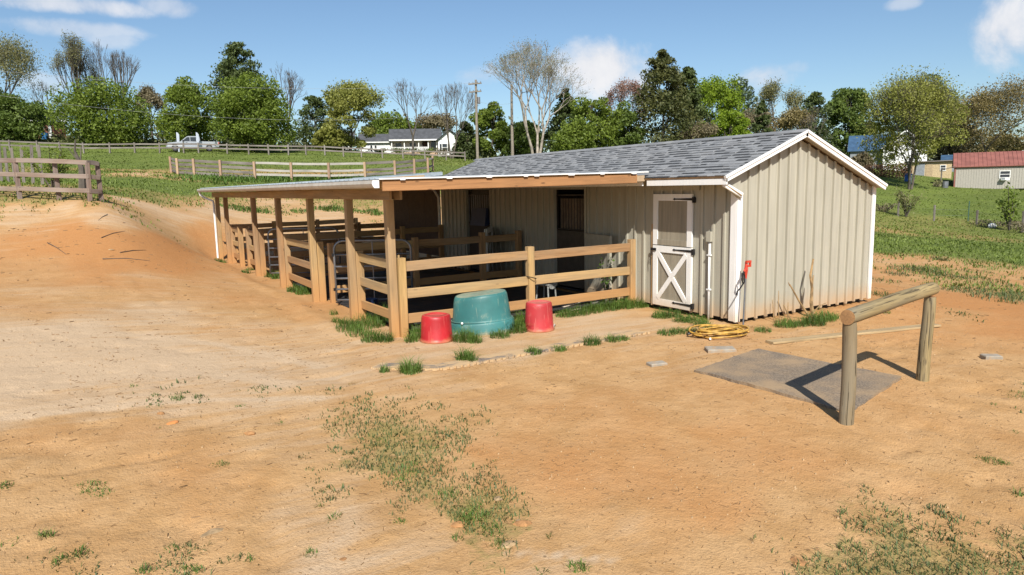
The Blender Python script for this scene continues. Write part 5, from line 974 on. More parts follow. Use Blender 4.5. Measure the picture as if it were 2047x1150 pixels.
tree(1072, 84, 322, 235, 92, 'bud', 'olive', 'large half-bare tree with pale trunks behind the utility poles', 4200, bark=BARKP, levels=7, stems=3, spread=.40, leaf=.15, r0=.34, sp=.018)
tree(985, 200, 322, 95, 106, 'round', 'green', 'fresh green tree behind the utility poles', 4500, low=.02, clump=.14)
tree(932, 245, 322, 50, 110, 'cone', 'cedar', 'small dark evergreen left of the near utility pole', 1600, power=.5)
tree(1050, 240, 326, 90, 104, 'round', 'deep', 'dark green thicket tree below the half-bare tree', 3600, low=0)
tree(1132, 182, 326, 80, 98, 'cone', 'cedar', 'dark cedar left of the leafy trees above the stable roof', 3600, power=.6)
tree(1190, 176, 326, 110, 84, 'round', 'green', 'leafy green tree in the middle of the row above the roof', 5600, low=.0, ncl=75)
tree(1150, 235, 326, 100, 80, 'round', 'green', 'lower green tree just above the roof ridge at left', 4200, low=.0)
tree(1248, 168, 326, 80, 104, 'bud', 'red', 'reddish budding tree behind the leafy trees', 2600, levels=6, leaf=.25)
tree(1250, 205, 324, 90, 84, 'round', 'deep', 'deep green tree left of the largest cedar', 4200, low=0)
tree(1322, 108, 322, 130, 84, 'cone', 'cedarrust', 'largest dark cedar with rusty patches above the roof', 7500, power=.62, ncl=130)
tree(1372, 140, 322, 92, 86, 'cone', 'cedar', 'second dark cedar at the right of the largest one', 4800, power=.6)
tree(1420, 165, 320, 110, 96, 'bud', 'bright', 'lime green tree right of the cedars', 4200, levels=6, leaf=.32, fill=3500)
tree(1456, 218, 320, 100, 84, 'round', 'bright', 'bright lime rounded bush above the roof ridge', 4600, low=0)
tree(1390, 250, 322, 80, 82, 'bud', 'brown', 'brown twiggy thicket below the lime tree', 2400, levels=6)
tree(1476, 152, 320, 84, 135, 'round', 'blue', 'blue-green tree in the distance right of the lime tree', 3600, low=.1)
tree(1522, 204, 316, 56, 104, 'cone', 'cedar', 'small dark cedar between bare trees above the roof', 2400)
tree(1552, 166, 316, 95, 118, 'bud', 'olive', 'budding olive tree above the roof left of the gable peak', 3000, levels=6, leaf=.28)
tree(1500, 225, 316, 110, 112, 'bud', 'brown', 'brown budding thicket above the roof', 3200, levels=6)
tree(1580, 225, 314, 90, 106, 'bud', 'rust', 'rust-tinted thicket left of the gable peak', 2600, levels=6)
tree(1622, 188, 312, 90, 112, 'cone', 'cedar', 'dark evergreen behind the gable peak', 3000, power=.5)
tree(1618, 215, 312, 80, 98, 'bare', None, 'grey bare tree just behind the gable peak', levels=6)
tree(1690, 155, 318, 104, 126, 'round', 'deep', 'dark green rounded tree right of the gable peak', 6500, low=0, ncl=85)
tree(1818, 158, 352, 190, 84, 'bud', 'yellow', 'large yellow-green spreading tree in front of the blue-roofed house', 6500, levels=7, stems=3, spread=.48, leaf=.27, r0=.22, first=.16, fill=9500, flow=.24)
tree(1850, 147, 330, 130, 140, 'round', 'blue', 'blue-green tree behind the large yellow-green tree', 4500, low=.2)
tree(1968, 178, 325, 200, 118, 'bud', 'rust', 'rusty brown wide-crowned tree behind the red-roofed barn', 9500, levels=7, spread=.55, upb=.15, leaf=.30, first=.2, fill=5000, flow=.3)
tree(2060, 195, 330, 90, 125, 'bud', 'rust', 'rust-brown tree cut by the right edge of the picture', 3600, levels=6)
tree(1900, 235, 335, 120, 130, 'round', 'brown', 'brown thicket between the yellow tree and the rusty tree', 3200, low=0)
tree(2000, 268, 335, 120, 135, 'round', 'rust', 'low rusty thicket above the red barn roof', 3200, low=0)
tree(1722, 305, 350, 44, 104, 'round', 'brown', 'brown shrub left of the blue-roofed house', 1200, low=0)
# far wood closing the gaps
wp = []
for k in range(150):
    a = -30+2150*k/149; d = 172+random.uniform(-6, 6); p = atd(a, 320, d); g = gz1(p[0], p[1]); hh = 7.0+3.0*math.sin(k*.37)+random.uniform(-1.5, 2.5)
    if 585 < a < 640: hh *= .45
    q_ = RNG.normal(size=(70, 3))*np.array([2.0, 2.0, hh*.26]); wp.append(np.array([p[0], p[1], g+hh*.42])+q_)
link(bpy.data.objects.new('far_wood', (lambda V, Q: nmesh('far_wood', V, quads=Q, rnd=RNG.random(len(Q))))(*leafquads(np.concatenate(wp), .9))), Matrix.Identity(4), None, foliage('far_wood_leaves', (.085, .10, .045), .5, .2, (.14, .145, .06), cl=.2), label='hazy far-off belt of mixed woodland behind the houses', cat='wood', kind='stuff')
# undergrowth at the feet of the trees, dark to stand in for shade
ug = []
for (a0, a1, d0) in ((95, 600, 101), (615, 700, 112), (960, 1660, 106), (1640, 1720, 118), (1880, 2080, 132)):
    for a in np.arange(a0, a1, 9): d = d0+random.uniform(-3, 3); p = atd(a, 310, d); g = gz1(p[0], p[1]); hh = random.uniform(.7, 1.7); ug.append(np.array([p[0], p[1], g])+np.abs(RNG.normal(size=(60, 3)))*np.array([0, 0, hh*.6])+RNG.normal(size=(60, 3))*np.array([.7, .7, .15]))
link(bpy.data.objects.new('undergrowth', (lambda V, Q: nmesh('undergrowth', V, quads=Q, rnd=RNG.random(len(Q))))(*leafquads(np.concatenate(ug), .42))), Matrix.Identity(4), None, foliage('undergrowth_leaves', (.070, .088, .030), .5, .2, (.12, .13, .05), cl=.4), label='low tangled undergrowth at the feet of the tree rows', cat='undergrowth', kind='stuff')
# small shrubs
def shrub(px, py, top, w, dep, label, mat, n=500, ls=.09, stems=7, spr=1.0):
    p = atd(px, py, dep); g = gz1(p[0], p[1]); H = atd(px, top, dep)[2]-g; return leafy('shrub', label, (p[0], p[1], g), stems, n//stems, H, w/FPX*dep/2*spr, mat, 'shrub', ls)
shrub(105, 386, 290, 90, 26, 'leafy green shrub behind the weathered left fence', FOL['green'], 900, .10, 14)
shrub(1812, 418, 372, 55, 60, 'small round shrub beside the wire fence posts', FOL['olive'], 700, .16, 10); shrub(2018, 452, 372, 60, 50, 'small leafy young tree by the wire fence at right', FOL['green'], 420, .22, 7); shrub(1770, 425, 405, 60, 62, 'low dry brush at the wire fence behind the stable', FOL['brown'], 400, .14, 8)
shrub(1990, 462, 440, 110, 52, 'low brown brush along the wire fence at right', FOL['brown'], 500, .13, 10); shrub(2040, 470, 440, 60, 48, 'dry brush at the right edge by the wire fence', FOL['brown'], 300, .13, 6)
x, y, z = 8.72, 10.9, -.05; leafy('weed', 'tall green weed growing behind the end post of the near fence', (x, y, z), 6, 26, .95, .16, GRASSM, 'plant', .055)
for k, (px, w) in enumerate(((760, 40), (800, 50), (850, 46), (885, 36))): shrub(px, 313, 296, w, 112, ('green', 'round dark', 'clipped', 'small')[k]+' bush in front of the white house, number '*0+('', '', '', '')[k]+' by the '+('left wing', 'porch rail', 'porch steps', 'right gable')[k], FOL[('green', 'deep', 'green', 'brown')[k]], 420, .22, 8)
# stump-like dead trunk and wire posts behind the left fence
p = atd(165, 388, 26); g = gz1(p[0], p[1]); MB().tube([(p[0], p[1], g-.1), (p[0]+.05, p[1], g+.9), (p[0]-.1, p[1], g+1.5), (p[0]-.05, p[1], g+1.9)], [.14, .10, .04, .02], 7).tube([(p[0]+.02, p[1], g+1.0), (p[0]+.12, p[1], g+1.7)], [.04, .012], 6).tube([(p[0], p[1], g+1.1), (p[0]-.3, p[1], g+1.6)], [.03, .01], 6).build('dead_tree', BARK, None, None, label='short dead tree behind the left fence', cat='tree')
wp_ = [(3, 285, 360), (17, 295, 366), (30, 296, 362), (46, 292, 352), (64, 290, 352), (84, 290, 356)]
for k, (px, top, bot) in enumerate(wp_):
    d = 34-k*1.2; p = atd(px, bot, d); g = gz1(p[0], p[1]); h = atd(px, top, d)[2]-g; plank('wire_fence_post', (p[0], p[1], g-.2), (p[0]+random.uniform(-.06, .1), p[1], g+h), .12, .11, GREYWOOD, None, side=(1, 0, 0), label=('leftmost', 'second', 'third', 'fourth', 'fifth', 'sixth')[k]+' grey wire fence post behind the left rail fence', cat='post', group='old wire fence posts at left')
# ------------------------------------------------------------------ far fences
def pf(px, py, dep): p = atd(px, py, dep); return (p[0], p[1])
LF = [tuple(hit(*a)[:2]) for a in ((-90, 394), (40, 396), (119, 399), (180, 402), (203, 403))]
fence('weathered_rail_fence', 'weathered three-rail fence at the left edge of the yard', 'fence', LF, [(0, 1), (1, 3), (3, 4)], OLDWOOD, .13, .145, .04, (1.22, .78, .32), side=(.2, -1, 0), off=(.02, -.085), ph=1.24, warp=.02, lean=.04)
PEN = [(343, 350, 60), (356, 350, 57), (389, 352, 55), (442, 355, 53.5), (510, 356, 53), (583, 355, 53), (658, 354, 53.5), (730, 353, 54.5), (790, 352, 56), (829, 351, 58), (856, 350, 60), (866, 350, 63)]
PEN = [pf(*a) for a in PEN]; t = thing('board_pen', 'round pen of grey boards on square posts in the pasture', 'fence', (*PEN[0], gz1(*PEN[0])))
for k, (a) in enumerate(PEN): g = gz1(*a); plank('post', (*a, g-.2), (*a, g+1.32), .17, .17, POSTWOOD, t, side=(.5, .85, 0))
for k in range(len(PEN)-1):
    a, b = PEN[k], PEN[k+1]; ga, gb_ = gz1(*a), gz1(*b); mt_ = PALEWOOD if k in (4, 5, 6) else GREYWOOD
    for z in ((1.15, .82, .50, .2) if k not in (4, 5, 6, 7) else (1.22, .70, .36)):
        if k >= 9 and z in (.2, .82): continue
        plank('rail', (a[0]+.05, a[1]+.09, ga+z), (b[0]+.05, b[1]+.09, gb_+z+random.uniform(-.02, .02)), .20 if k not in (4, 5, 6) else .17, .03, mt_, t, side=(.5, .85, 0), warp=.02, segs=2)
RF = [(-30, 300, 82), (20, 301, 83), (75, 303, 84), (120, 304, 85), (168, 306, 85), (220, 308, 85), (270, 309, 85), (320, 310, 85), (368, 311, 85), (398, 312, 85), (455, 313, 85), (498, 313, 85), (538, 313, 85.5), (577, 313, 86), (612, 313, 87), (650, 314, 88), (687, 315, 88), (723, 316, 89), (765, 317, 90), (806, 318, 91), (850, 320, 92), (892, 321, 93), (930, 322, 94)]
fence('roadside_fence', 'long two-rail fence along the road below the white house', 'fence', [pf(*a) for a in RF], [(i, i+1) for i in range(len(RF)-1)], GREYWOOD, .16, .17, .045, (1.05, .62), side=(.5, .85, 0), ph=1.25, lean=.05)
for k, (px, top, bot, dep, nm) in enumerate(((1795, 403, 433, 60, 'thin grey fence post beside the small round shrub'), (1867, 410, 443, 57, 'leaning fence post in the middle of the right field'), (1935, 402, 440, 57, 'green steel fence post left of the young tree'), (1952, 420, 449, 54, 'pale wooden fence post next to the green steel one'), (2044, 422, 462, 49, 'fence post at the right edge of the picture'))):
    p = atd(px, bot, dep); g = gz1(p[0], p[1]); h = max(.9, atd(px, top, dep)[2]-g); plank('field_fence_post', (p[0], p[1], g-.2), (p[0]+random.uniform(-.05, .08), p[1], g+h), .12 if k != 2 else .06, .11 if k != 2 else .06, GREYWOOD if k != 2 else plain('green_steel', (.05, .11, .08)), None, side=(1, 0, 0), label=nm, cat='post', group='posts of the wire fence in the right field')
    if k < 4:
        e = ((1867, 443, 57), (1935, 440, 57), (1952, 449, 54), (2044, 462, 49))[k]; q_ = atd(*e); gq = gz1(q_[0], q_[1])
        for z in (.5, .95): MB().tube([(p[0], p[1], g+z), ((p[0]+q_[0])/2, (p[1]+q_[1])/2, (g+gq)/2+z-.05), (q_[0], q_[1], gq+z)], .005, 4).build('fence_wire', GALV, None, None, label=('lower' if z < .6 else 'upper')+' wire from the '+nm, cat='wire')
p = atd(1983, 453, 52); g = gz1(p[0], p[1]); mb = MB().lathe([(.1, 0), (.3, .03), (.34, .15), (.22, .3), (.05, .33)], 9, 1.2, .7); mb.v = [(a+random.uniform(-.05, .05), b+random.uniform(-.05, .05), c) for a, b, c in mb.v]; mb.build('plastic_bag', WHITEMET, None, T(p[0], p[1], g), label='crumpled white bag lying by the wire fence at right', cat='bag')
# ------------------------------------------------------------------ utility poles and wires
def pole(px, top, bot, dep, label, arms):
    p = atd(px, bot, dep); g = gz1(p[0], p[1]); zt = atd(px, top, dep)[2]; t = thing('utility_pole', label, 'pole', (p[0], p[1], g)); MB().tube([(p[0], p[1], g-.5), (p[0], p[1], (g+zt)/2), (p[0]+.05, p[1], zt)], [.21, .18, .14], 10).build('shaft', POLE, t, I4)
    for dz, L in arms:
        M, _ = frame((p[0]-.5, p[1]+.8, zt-dz), (p[0]+.5, p[1]-.8, zt-dz)); MB().box(-L/2, L/2, -.08, .08, -.08, .08).build('crossarm', POLE, t, M @ Matrix.Translation((0, .0, 0)) @ Matrix.Translation((0, -.18, 0)))
        for s in (-.45, -.15, .2, .45): MB().lathe([(.05, 0), (.06, .12), (.03, .2)], 7).build('insulator', GALV, t, M @ T(s*L, -.18, .08))
    return p[0], p[1], zt, t
x1, y1, z1_, t = pole(955, 163, 326, 98, 'wooden utility pole with two crossarms left of the half-bare tree', [(.55, 2.0), (1.6, 1.9)])
MB().tube([(x1+.32, y1-.2, z1_-3.2), (x1+.32, y1-.2, z1_-2.3)], .2, 10).build('transformer', GALV, t, I4)
x2, y2, z2_, t = pole(1025, 172, 326, 94, 'plain wooden utility pole in front of the half-bare tree', [])
def wire(label, a, b, sag, r=.012):
    a = Vector(a); b = Vector(b); MB().tube([tuple(a.lerp(b, k/24)-Vector((0, 0, sag*4*(k/24)*(1-k/24)))) for k in range(25)], r, 4).build('power_line', plain('wire_grey', (.30, .30, .31), .5, bumpk=0) if 'wire_grey' not in MATS else MATS['wire_grey'], None, None, label=label, cat='wire')
e0 = atd(-260, 112, 66); wire('upper power line running left from the crossarm', e0, (x1, y1, z1_-.4), 1.7); e0 = atd(-260, 150, 66); wire('lower power line running left across the green trees', e0, (x1, y1, z1_-4.2), 2.4)
wire('short power line between the two utility poles', (x1, y1, z1_-2.8), (x2, y2, z2_-2.4), .3)
# ------------------------------------------------------------------ buildings
HW = plain('white_clapboard', (.78, .78, .76), .7, var=.05); HROOF = plain('dark_shingle_roof', (.075, .078, .085), .9, var=.2, scale=1.5); BRICK = plain('red_brick', (.19, .075, .048), .9, var=.3, scale=4); REDROOF = plain('red_metal_roof', (.27, .105, .08), .5, var=.12, scale=1.0); BLUEROOF = plain('blue_metal_roof', (.05, .10, .175), .4, var=.15, scale=1); STEEL = plain('beige_steel_siding', (.36, .335, .29), .55, var=.06); TANW = plain('tan_shed_wall', (.48, .37, .22), .8); GREYW = plain('grey_shed_wall', (.22, .24, .26), .7)
def building(name, label, px, py, dep, yaw_off=0.0, cat='house'):
    p = atd(px, py, dep); g = gz1(p[0], p[1]); az = math.atan2(p[0], p[1]); t = thing(name, label, cat, (p[0], p[1], g), rz=-az+yaw_off); return t, WM[t.name]
def bx(t, M, nm, x0, x1, y0, y1, z0, z1, mat, par=None): return MB().box(x0, x1, y0, y1, z0, z1).build(nm, mat, par or t, M)
def gable_roof(t, M, x0, x1, y0, y1, ze, zr, mat, axis='x', oh=.4, th=.12, par=None):
    mb = MB()
    if axis == 'x':
        ym = (y0+y1)/2
        for ya, yb_ in ((y0-oh, ym), (y1+oh, ym)): s = (zr-ze)/((y1-y0)/2); za = ze-oh*s; mb.poly([(x0-oh, ya, za), (x0-oh, yb_, zr), (x0-oh, yb_, zr+th), (x0-oh, ya, za+th)], (x1-x0+2*oh, 0, 0))
    else:
        xm = (x0+x1)/2
        for xa, xb in ((x0-oh, xm), (x1+oh, xm)): s = (zr-ze)/((x1-x0)/2); za = ze-oh*s; mb.poly([(xa, y0-oh, za), (xb, y0-oh, zr), (xb, y0-oh, zr+th), (xa, y0-oh, za+th)], (0, y1-y0+2*oh, 0))
    return mb.build('roof', mat, t, M)
def window(t, M, x, z, w, h, y, shutters=None, trim=WHITEMET):
    f = MB()
    for a, b, c, d in ((x-w/2-.08, x+w/2+.08, z-h/2-.09, z-h/2), (x-w/2-.08, x+w/2+.08, z+h/2, z+h/2+.09), (x-w/2-.08, x-w/2, z-h/2, z+h/2), (x+w/2, x+w/2+.08, z-h/2, z+h/2), (x-w/2, x+w/2, z-.03, z+.03)): f.box(a, b, y-.06, y+.0, c, d)
    f = f.build('window', trim, t, M); MB().box(x-w/2, x+w/2, y-.025, y-.005, z-h/2, z+h/2).build('pane', GLASS, f, M)
    if shutters is not None:
        for s in (-1, 1): xx = x+s*(w/2+.28); MB().box(xx-.17, xx+.17, y-.05, y-.002, z-h/2, z+h/2).build('shutter', shutters, f, M)
# white ranch house (local x to the right, y away from the camera)
t, M = building('white_house', 'long white single-storey house with dark roof and front porch', 838, 316, 120)
bx(t, M, 'wall', -4.6, 3.2, 1.8, 7.5, 0, 2.6, HW); bx(t, M, 'left_wing', -9.8, -4.7, .6, 7.0, -.8, 2.3, HW); bx(t, M, 'right_gable_wall', 3.25, 7.2, -.2, 7.5, -.3, 2.5, HW)
MB().poly([(3.25, -.2, 2.5), (7.2, -.2, 2.5), (5.22, -.2, 4.0)], (0, .2, 0)).build('gable_end', HW, t, M)
gable_roof(t, M, -4.6, 3.6, .2, 7.6, 2.62, 4.5, HROOF); gable_roof(t, M, -9.8, -4.9, .6, 7.0, 2.32, 3.7, HROOF); gable_roof(t, M, 3.25, 7.2, -.3, 7.4, 2.52, 4.1, HROOF, 'y')
bx(t, M, 'porch_floor', -4.6, 3.2, .1, 1.78, 0, .45, POSTWOOD); bx(t, M, 'eave_fascia', -4.9, 3.2, -.24, -.12, 2.35, 2.58, WHITEMET); bx(t, M, 'wing_fascia', -10.1, -4.75, .12, .2, 2.1, 2.28, WHITEMET)
for xx in (-4.5, -2.4, .0, 1.6, 3.0): bx(t, M, 'porch_post', xx-.08, xx+.08, .15, .3, .45, 2.4, WHITEMET)
for a, b in ((-4.4, -2.5), (-2.3, -.1), (.1, 1.5)):
    r_ = bx(t, M, 'porch_railing', a, b, .18, .24, 1.25, 1.33, WHITEMET)
    for k in range(9): xx = a+(b-a)*(k+.5)/9; bx(t, M, 'baluster', xx-.045, xx+.045, .19, .23, .5, 1.25, WHITEMET, r_)
for xx in (-3.4, -1.0): window(t, M, xx, 1.5, 1.0, 1.2, 1.8)
bx(t, M, 'door', .6, 1.5, 1.72, 1.79, .45, 2.35, PLYDARK); bx(t, M, 'door', 2.1, 2.9, 1.70, 1.79, .45, 2.35, GLASS)
window(t, M, -7.9, 1.2, .35, 1.0, .6); window(t, M, -7.2, 1.2, .35, 1.0, .6); window(t, M, 4.35, 1.15, .8, 1.2, -.2, GLASS); bx(t, M, 'garage_panel', -9.5, -8.0, .52, .59, -.7, .0, plain('blue_tarp', (.2, .36, .45)))
MB().poly([(1.9, -.1, .45), (2.9, -.1, .45), (2.9, -1.6, -.3), (1.9, -1.6, -.3)], (0, 0, .1)).build('steps', POSTWOOD, t, M)
t, M = building('white_outbuilding', 'low white outbuilding right of the white house', 934, 312, 128); bx(t, M, 'wall', -2.2, 2.2, 0, 4, -.4, 1.7, HW); gable_roof(t, M, -2.2, 2.2, 0, 4, 1.7, 2.8, HROOF, oh=.25); bx(t, M, 'door', -1.2, -.3, -.05, -.003, -.3, 1.5, GLASS)
t, M = building('gazebo', 'small dark-roofed garden shed left of the white house', 686, 305, 120); bx(t, M, 'wall', -1.5, 1.5, 0, 2.5, -.3, 1.7, BRICK); gable_roof(t, M, -1.6, 1.6, -.2, 2.7, 1.7, 3.1, HROOF, oh=.5); bx(t, M, 'door', .3, 1.1, -.06, -.004, -.2, 1.5, WHITEMET)
t, M = building('brick_house', 'red brick house with grey roof half hidden by trees at far left', 112, 274, 112); bx(t, M, 'wall', -6, 1.4, 0, 6, -.3, 2.9, BRICK); gable_roof(t, M, -6, 1.4, 0, 6, 2.9, 4.6, plain('grey_roof', (.20, .21, .22), .8), oh=.4); bx(t, M, 'fascia', -6.4, 1.8, -.45, -.38, 2.55, 2.75, WHITEMET); window(t, M, -2.2, 1.6, 1.3, 1.2, 0); window(t, M, -4.2, 1.6, 1.3, 1.2, 0); bx(t, M, 'door', -.9, -.5, -.06, -.004, 0, 2.3, WHITEMET)
p = atd(90, 278, 106); MB().lathe([(.4, 0), (.5, .9), (.52, .95), (.45, .95)], 14).build('blue_barrel', plain('blue_plastic', (.03, .14, .32)), None, T(p[0], p[1], gz1(p[0], p[1])), label='blue tub on the lawn before the brick house', cat='tub')
# red-roofed steel barn
t, M = building('steel_barn', 'long beige steel barn with red metal roof at the right edge', 1907, 375, 92, yaw_off=.02); x0, x1 = 0.0, 17.0
bx(t, M, 'wall', x0, x1, .03, 8, -.3, 2.62, STEEL)
for k in range(60): xx = x0+.14+k*.28; bx(t, M, 'wall_rib', xx-.02, xx+.02, .004, .028, -.25, 2.58, STEEL)
gable_roof(t, M, x0, x1, 0, 8, 2.62, 4.35, REDROOF, oh=.25, th=.08)
for k in range(38): xx = x0-.2+k*.46; MB().poly([(xx-.025, -.26, 2.60), (xx+.025, -.26, 2.60), (xx+.025, 4.0, 4.46), (xx-.025, 4.0, 4.46)], (0, 0, .03)).build('roof_rib', REDROOF, t, M)
bx(t, M, 'corner_trim', x0-.06, x0+.10, -.03, .002, -.3, 2.5, REDROOF); bx(t, M, 'eave_trim', x0-.2, x1, -.06, -.002, 2.42, 2.54, REDROOF)
window(t, M, 5.35, 1.5, 1.0, .75, 0); ac = bx(t, M, 'air_conditioner', 4.98, 5.55, -.55, -.065, .78, 1.12, WHITEMET); bx(t, M, 'grille', 5.02, 5.36, -.562, -.552, .83, 1.07, GREYW, ac); bx(t, M, 'window_panel', 4.82, 5.88, -.045, -.002, .72, 1.02, WHITEMET)
t, M = building('lean_to_porch', 'small wooden porch roof on the left end of the steel barn', 1893, 372, 93, cat='porch'); plank('roof', M @ Vector((-.9, 0, 2.0)), M @ Vector((.8, 0, 2.5)), 2.0, .08, GREYWOOD, t, side=(0, 0, 1)); plank('post', M @ Vector((-.7, -.8, -.2)), M @ Vector((-.7, -.8, 2.05)), .12, .12, GREYWOOD, t, side=(1, 0, 0)); plank('post', M @ Vector((-.7, .8, -.2)), M @ Vector((-.7, .8, 2.05)), .12, .12, GREYWOOD, t, side=(1, 0, 0))
p = atd(1889, 374, 90); g = gz1(p[0], p[1]); MB().lathe([(.36, 0), (.38, .4), (.37, .8), (.39, .85), (.34, .86)], 14).build('grey_barrel', GALV, None, T(p[0], p[1], g), label='grey metal barrel at the left corner of the steel barn', cat='barrel'); leafy('potted_plant', 'tangled greenery heaped beside the grey barrel', (p[0]-.9, p[1]+.5, g), 7, 40, 1.2, .9, FOL['olive'], 'plant', .16)
block(1873, 372, 1.4, .5, .45, .2, 'rusty red pile of blocks left of the grey barrel', .02)
t, M = building('tan_shed', 'tan wooden shed with grey door left of the steel barn', 1858, 363, 104, cat='shed'); bx(t, M, 'wall', -2.6, 2.7, 0, 4, -.4, 2.1, TANW); bx(t, M, 'door', -1.9, -.7, -.06, -.004, -.3, 1.9, GREYW); bx(t, M, 'door_frame', -.55, .3, -.05, -.004, -.3, 1.95, plain('tan_panel', (.40, .30, .18))); plank('roof', M @ Vector((-2.9, 2, 2.16)), M @ Vector((3.0, 2, 2.22)), 4.8, .12, GREYWOOD, t, side=(0, 0, 1)); window(t, M, 1.6, 1.2, .6, .7, 0)
t, M = building('blue_roofed_shed', 'shed with low blue metal roof behind the tan shed', 1897, 350, 116, cat='shed'); bx(t, M, 'wall', -1, 3, 0, 4, -.3, 1.9, GREYW); gable_roof(t, M, -1, 3, 0, 4, 1.9, 2.6, BLUEROOF, oh=.3); window(t, M, .5, 1.1, .8, .8, 0)
t, M = building('blue_roofed_house', 'white gabled house with blue metal roof behind the yellow-green tree', 1760, 352, 112); bx(t, M, 'wall', -4.5, 1.2, 1.0, 8, -.3, 3.2, GREYW); bx(t, M, 'gable_wing', .2, 6.2, -.5, 7, -.3, 3.2, HW); MB().poly([(.2, -.5, 3.2), (6.2, -.5, 3.2), (3.2, -.5, 5.6)], (0, .2, 0)).build('gable_end', HW, t, M)
gable_roof(t, M, -4.5, 3.2, 1.0, 8, 3.2, 5.5, BLUEROOF, oh=.4); gable_roof(t, M, .2, 6.2, -.5, 7, 3.22, 5.7, BLUEROOF, 'y', oh=.4); window(t, M, 1.5, 1.9, .7, 1.0, -.5); window(t, M, 4.6, 1.9, .7, 1.0, -.5)
for s in (-1, 1): plank('barge_board', M @ Vector((3.2, -.92, 5.78)), M @ Vector((3.2+s*3.4, -.92, 2.98)), .22, .06, WHITEMET, t, side=(M.to_3x3() @ Vector((0, 1, 0))))
t, M = building('distant_white_house', 'white gabled house far off at the right edge above the barn roof', 2036, 312, 150); bx(t, M, 'wall', -1.5, 6, 0, 6, -.5, 3.4, HW); gable_roof(t, M, -1.5, 2.5, -.3, 6, 3.4, 5.6, plain('pale_roof', (.45, .45, .44)), 'y', oh=.3); MB().poly([(-1.5, -.05, 3.4), (2.5, -.05, 3.4), (.5, -.05, 5.5)], (0, .1, 0)).build('gable_end', HW, t, M); window(t, M, .5, 3.2, 1.2, 1.3, -.06)
# brown brush hedge and bin
p = atd(1778, 360, 96); g = gz1(p[0], p[1]); az = math.atan2(p[0], p[1]); t = thing('brush_hedge', 'dense reddish brown hedge below the blue-roofed house', 'hedge', (p[0], p[1], g), rz=-az)
P = np.stack([RNG.uniform(-3.2, 2.6, 2600), RNG.normal(0, .5, 2600), RNG.uniform(0, 1.75, 2600)+RNG.normal(0, .08, 2600)], 1); V, Q = leafquads(P, .22); link(bpy.data.objects.new('foliage', nmesh('hedge', V, quads=Q, rnd=RNG.random(len(Q)))), WM[t.name], t, foliage('brown_hedge', (.115, .062, .038), .5, .1, (.19, .11, .06)))
s = [(np.array([x_, random.uniform(-.3, .3), -.1]), np.array([x_+random.uniform(-.3, .3), random.uniform(-.3, .3), 1.5]), .03, .012) for x_ in np.linspace(-3, 2.5, 26)]; V, Q = tubes_np(s, 4); link(bpy.data.objects.new('stems', nmesh('stems', V, quads=Q)), WM[t.name], t, BARK)
p = atd(1815, 362, 92); g = gz1(p[0], p[1]); t = thing('wheeled_bin', 'blue wheeled bin beside the brown hedge', 'bin', (p[0], p[1], g)); MB().poly([(-.28, -.3, .05), (.28, -.3, .05), (.34, -.36, 1.0), (-.34, -.36, 1.0)], (0, .62, 0)).build('body', plain('bin_blue', (.02, .07, .27), .45), t); MB().poly([(-.36, -.4, 1.0), (.36, -.4, 1.0), (.36, -.4, 1.05), (-.36, -.4, 1.06)], (0, .72, .06)).build('lid', plain('bin_lid_blue', (.02, .06, .22), .45), t)
for s in (-1, 1): MB().tube([(.24*s-.03, .32, .1), (.24*s+.03, .32, .1)], .1, 10).build('wheel', RUBBER, t)
p = atd(1821, 367, 90); g = gz1(p[0], p[1]); plank('white_stake', (p[0], p[1], g-.1), (p[0], p[1], g+1.1), .09, .06, WHITEMET, None, side=(1, 0, 0), label='short white stake in front of the blue bin', cat='post')
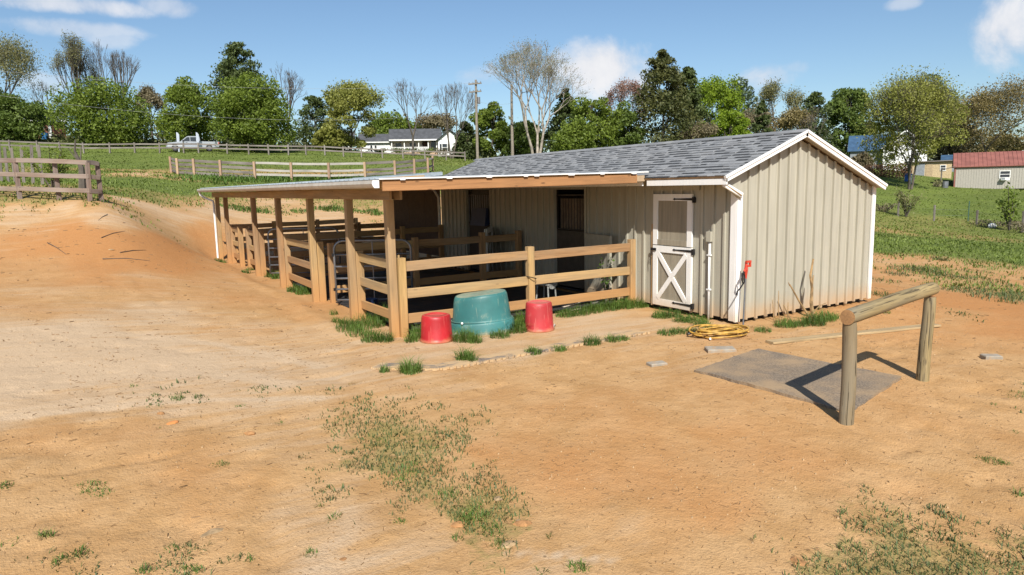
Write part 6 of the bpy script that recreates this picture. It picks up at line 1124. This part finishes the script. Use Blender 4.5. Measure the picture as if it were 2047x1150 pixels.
# ------------------------------------------------------------------ silver pickup
SILV = plain('silver_car_paint', (.46, .48, .52), .28, .45, var=.04, bumpk=0)
t, M = building('pickup_truck', 'silver pickup truck parked behind the roadside fence', 389, 309, 88.5, cat='truck')
def prof(pts, y0, y1, nm, mat, par=None): return MB().poly([(a, y0, b) for a, b in pts], (0, y1-y0, 0)).build(nm, mat, par or t, M)
body = prof([(-3.0, .45), (-2.75, .42), (-2.5, .42), (-2.38, .72), (-2.12, .85), (-1.86, .72), (-1.72, .40), (1.35, .40), (1.48, .72), (1.74, .85), (2.0, .72), (2.12, .42), (2.9, .50), (2.95, 1.12), (.75, 1.14), (.75, 1.10), (-1.45, 1.12), (-2.85, .98), (-3.02, .85)], -.95, .95, 'body', SILV)
cab = prof([(-1.5, 1.121), (-.75, 1.72), (-.55, 1.78), (.55, 1.78), (.70, 1.70), (.76, 1.141)], -.80, .80, 'cab', SILV); prof([(-1.28, 1.16), (-.72, 1.64), (-.42, 1.66), (-.42, 1.16)], -.81, -.804, 'side_window', GLASS, cab); prof([(-.34, 1.16), (-.34, 1.66), (.5, 1.66), (.62, 1.16)], -.81, -.804, 'side_window', GLASS, cab)
prof([(-2.9, .62), (-1.3, .62), (-1.3, .66), (-2.9, .66)], -.962, -.951, 'side_moulding', WHITEMET, body); prof([(-2.96, .72), (-2.7, .74), (-2.7, .86), (-2.92, .86)], -.965, -.951, 'headlight', WHITEMET); prof([(2.8, .8), (2.93, .8), (2.93, 1.05), (2.8, 1.05)], -.965, -.951, 'tail_light', REDMET); prof([(-3.1, .42), (-2.95, .42), (-2.98, .62), (-3.12, .6)], -.9, .9, 'bumper', GREYW)
prof([(-.9, 1.0), (-.7, 1.0), (-.7, 1.04), (-.9, 1.04)], -.97, -.951, 'door_handle', BLACKMET, body); prof([(-1.25, 1.12), (-1.08, 1.12), (-1.08, 1.30), (-1.25, 1.28)], -1.08, -.93, 'mirror', BLACKMET, cab)
for xx in (-2.12, 1.74):
    for s in (-1, 1):
        w_ = MB().tube([(xx, s*.93, .38), (xx, s*.66, .38)], .38, 18).build('wheel', RUBBER, t, M); MB().tube([(xx, s*.938, .38), (xx, s*.90, .38)], .22, 12).build('rim', GALV, w_, M)
for k, (px, top, bot, lb) in enumerate(((358, 266, 308, 'tall narrow white sign standing by the hood of the pickup'), (397, 266, 308, 'tall white sign standing by the cab of the pickup'))):
    p = atd(px, bot, 87.0); g = gz1(p[0], p[1]); h = atd(px, top, 87.0)[2]-g; MB().poly([(-.06, 0, 0), (.07, 0, 0), (.15, 0, h*.55), (.19, 0, h*.9), (.06, 0, h), (-.12, 0, h*1.03), (-.15, 0, h*.6)], (0, .12, 0)).build('standing_sign', plain('white_panel', (.42, .46, .53), .6, var=.1), None, T(p[0], p[1], g) @ Matrix.Rotation(-math.atan2(p[0], p[1]), 4, 'Z'), label=lb, cat='sign')
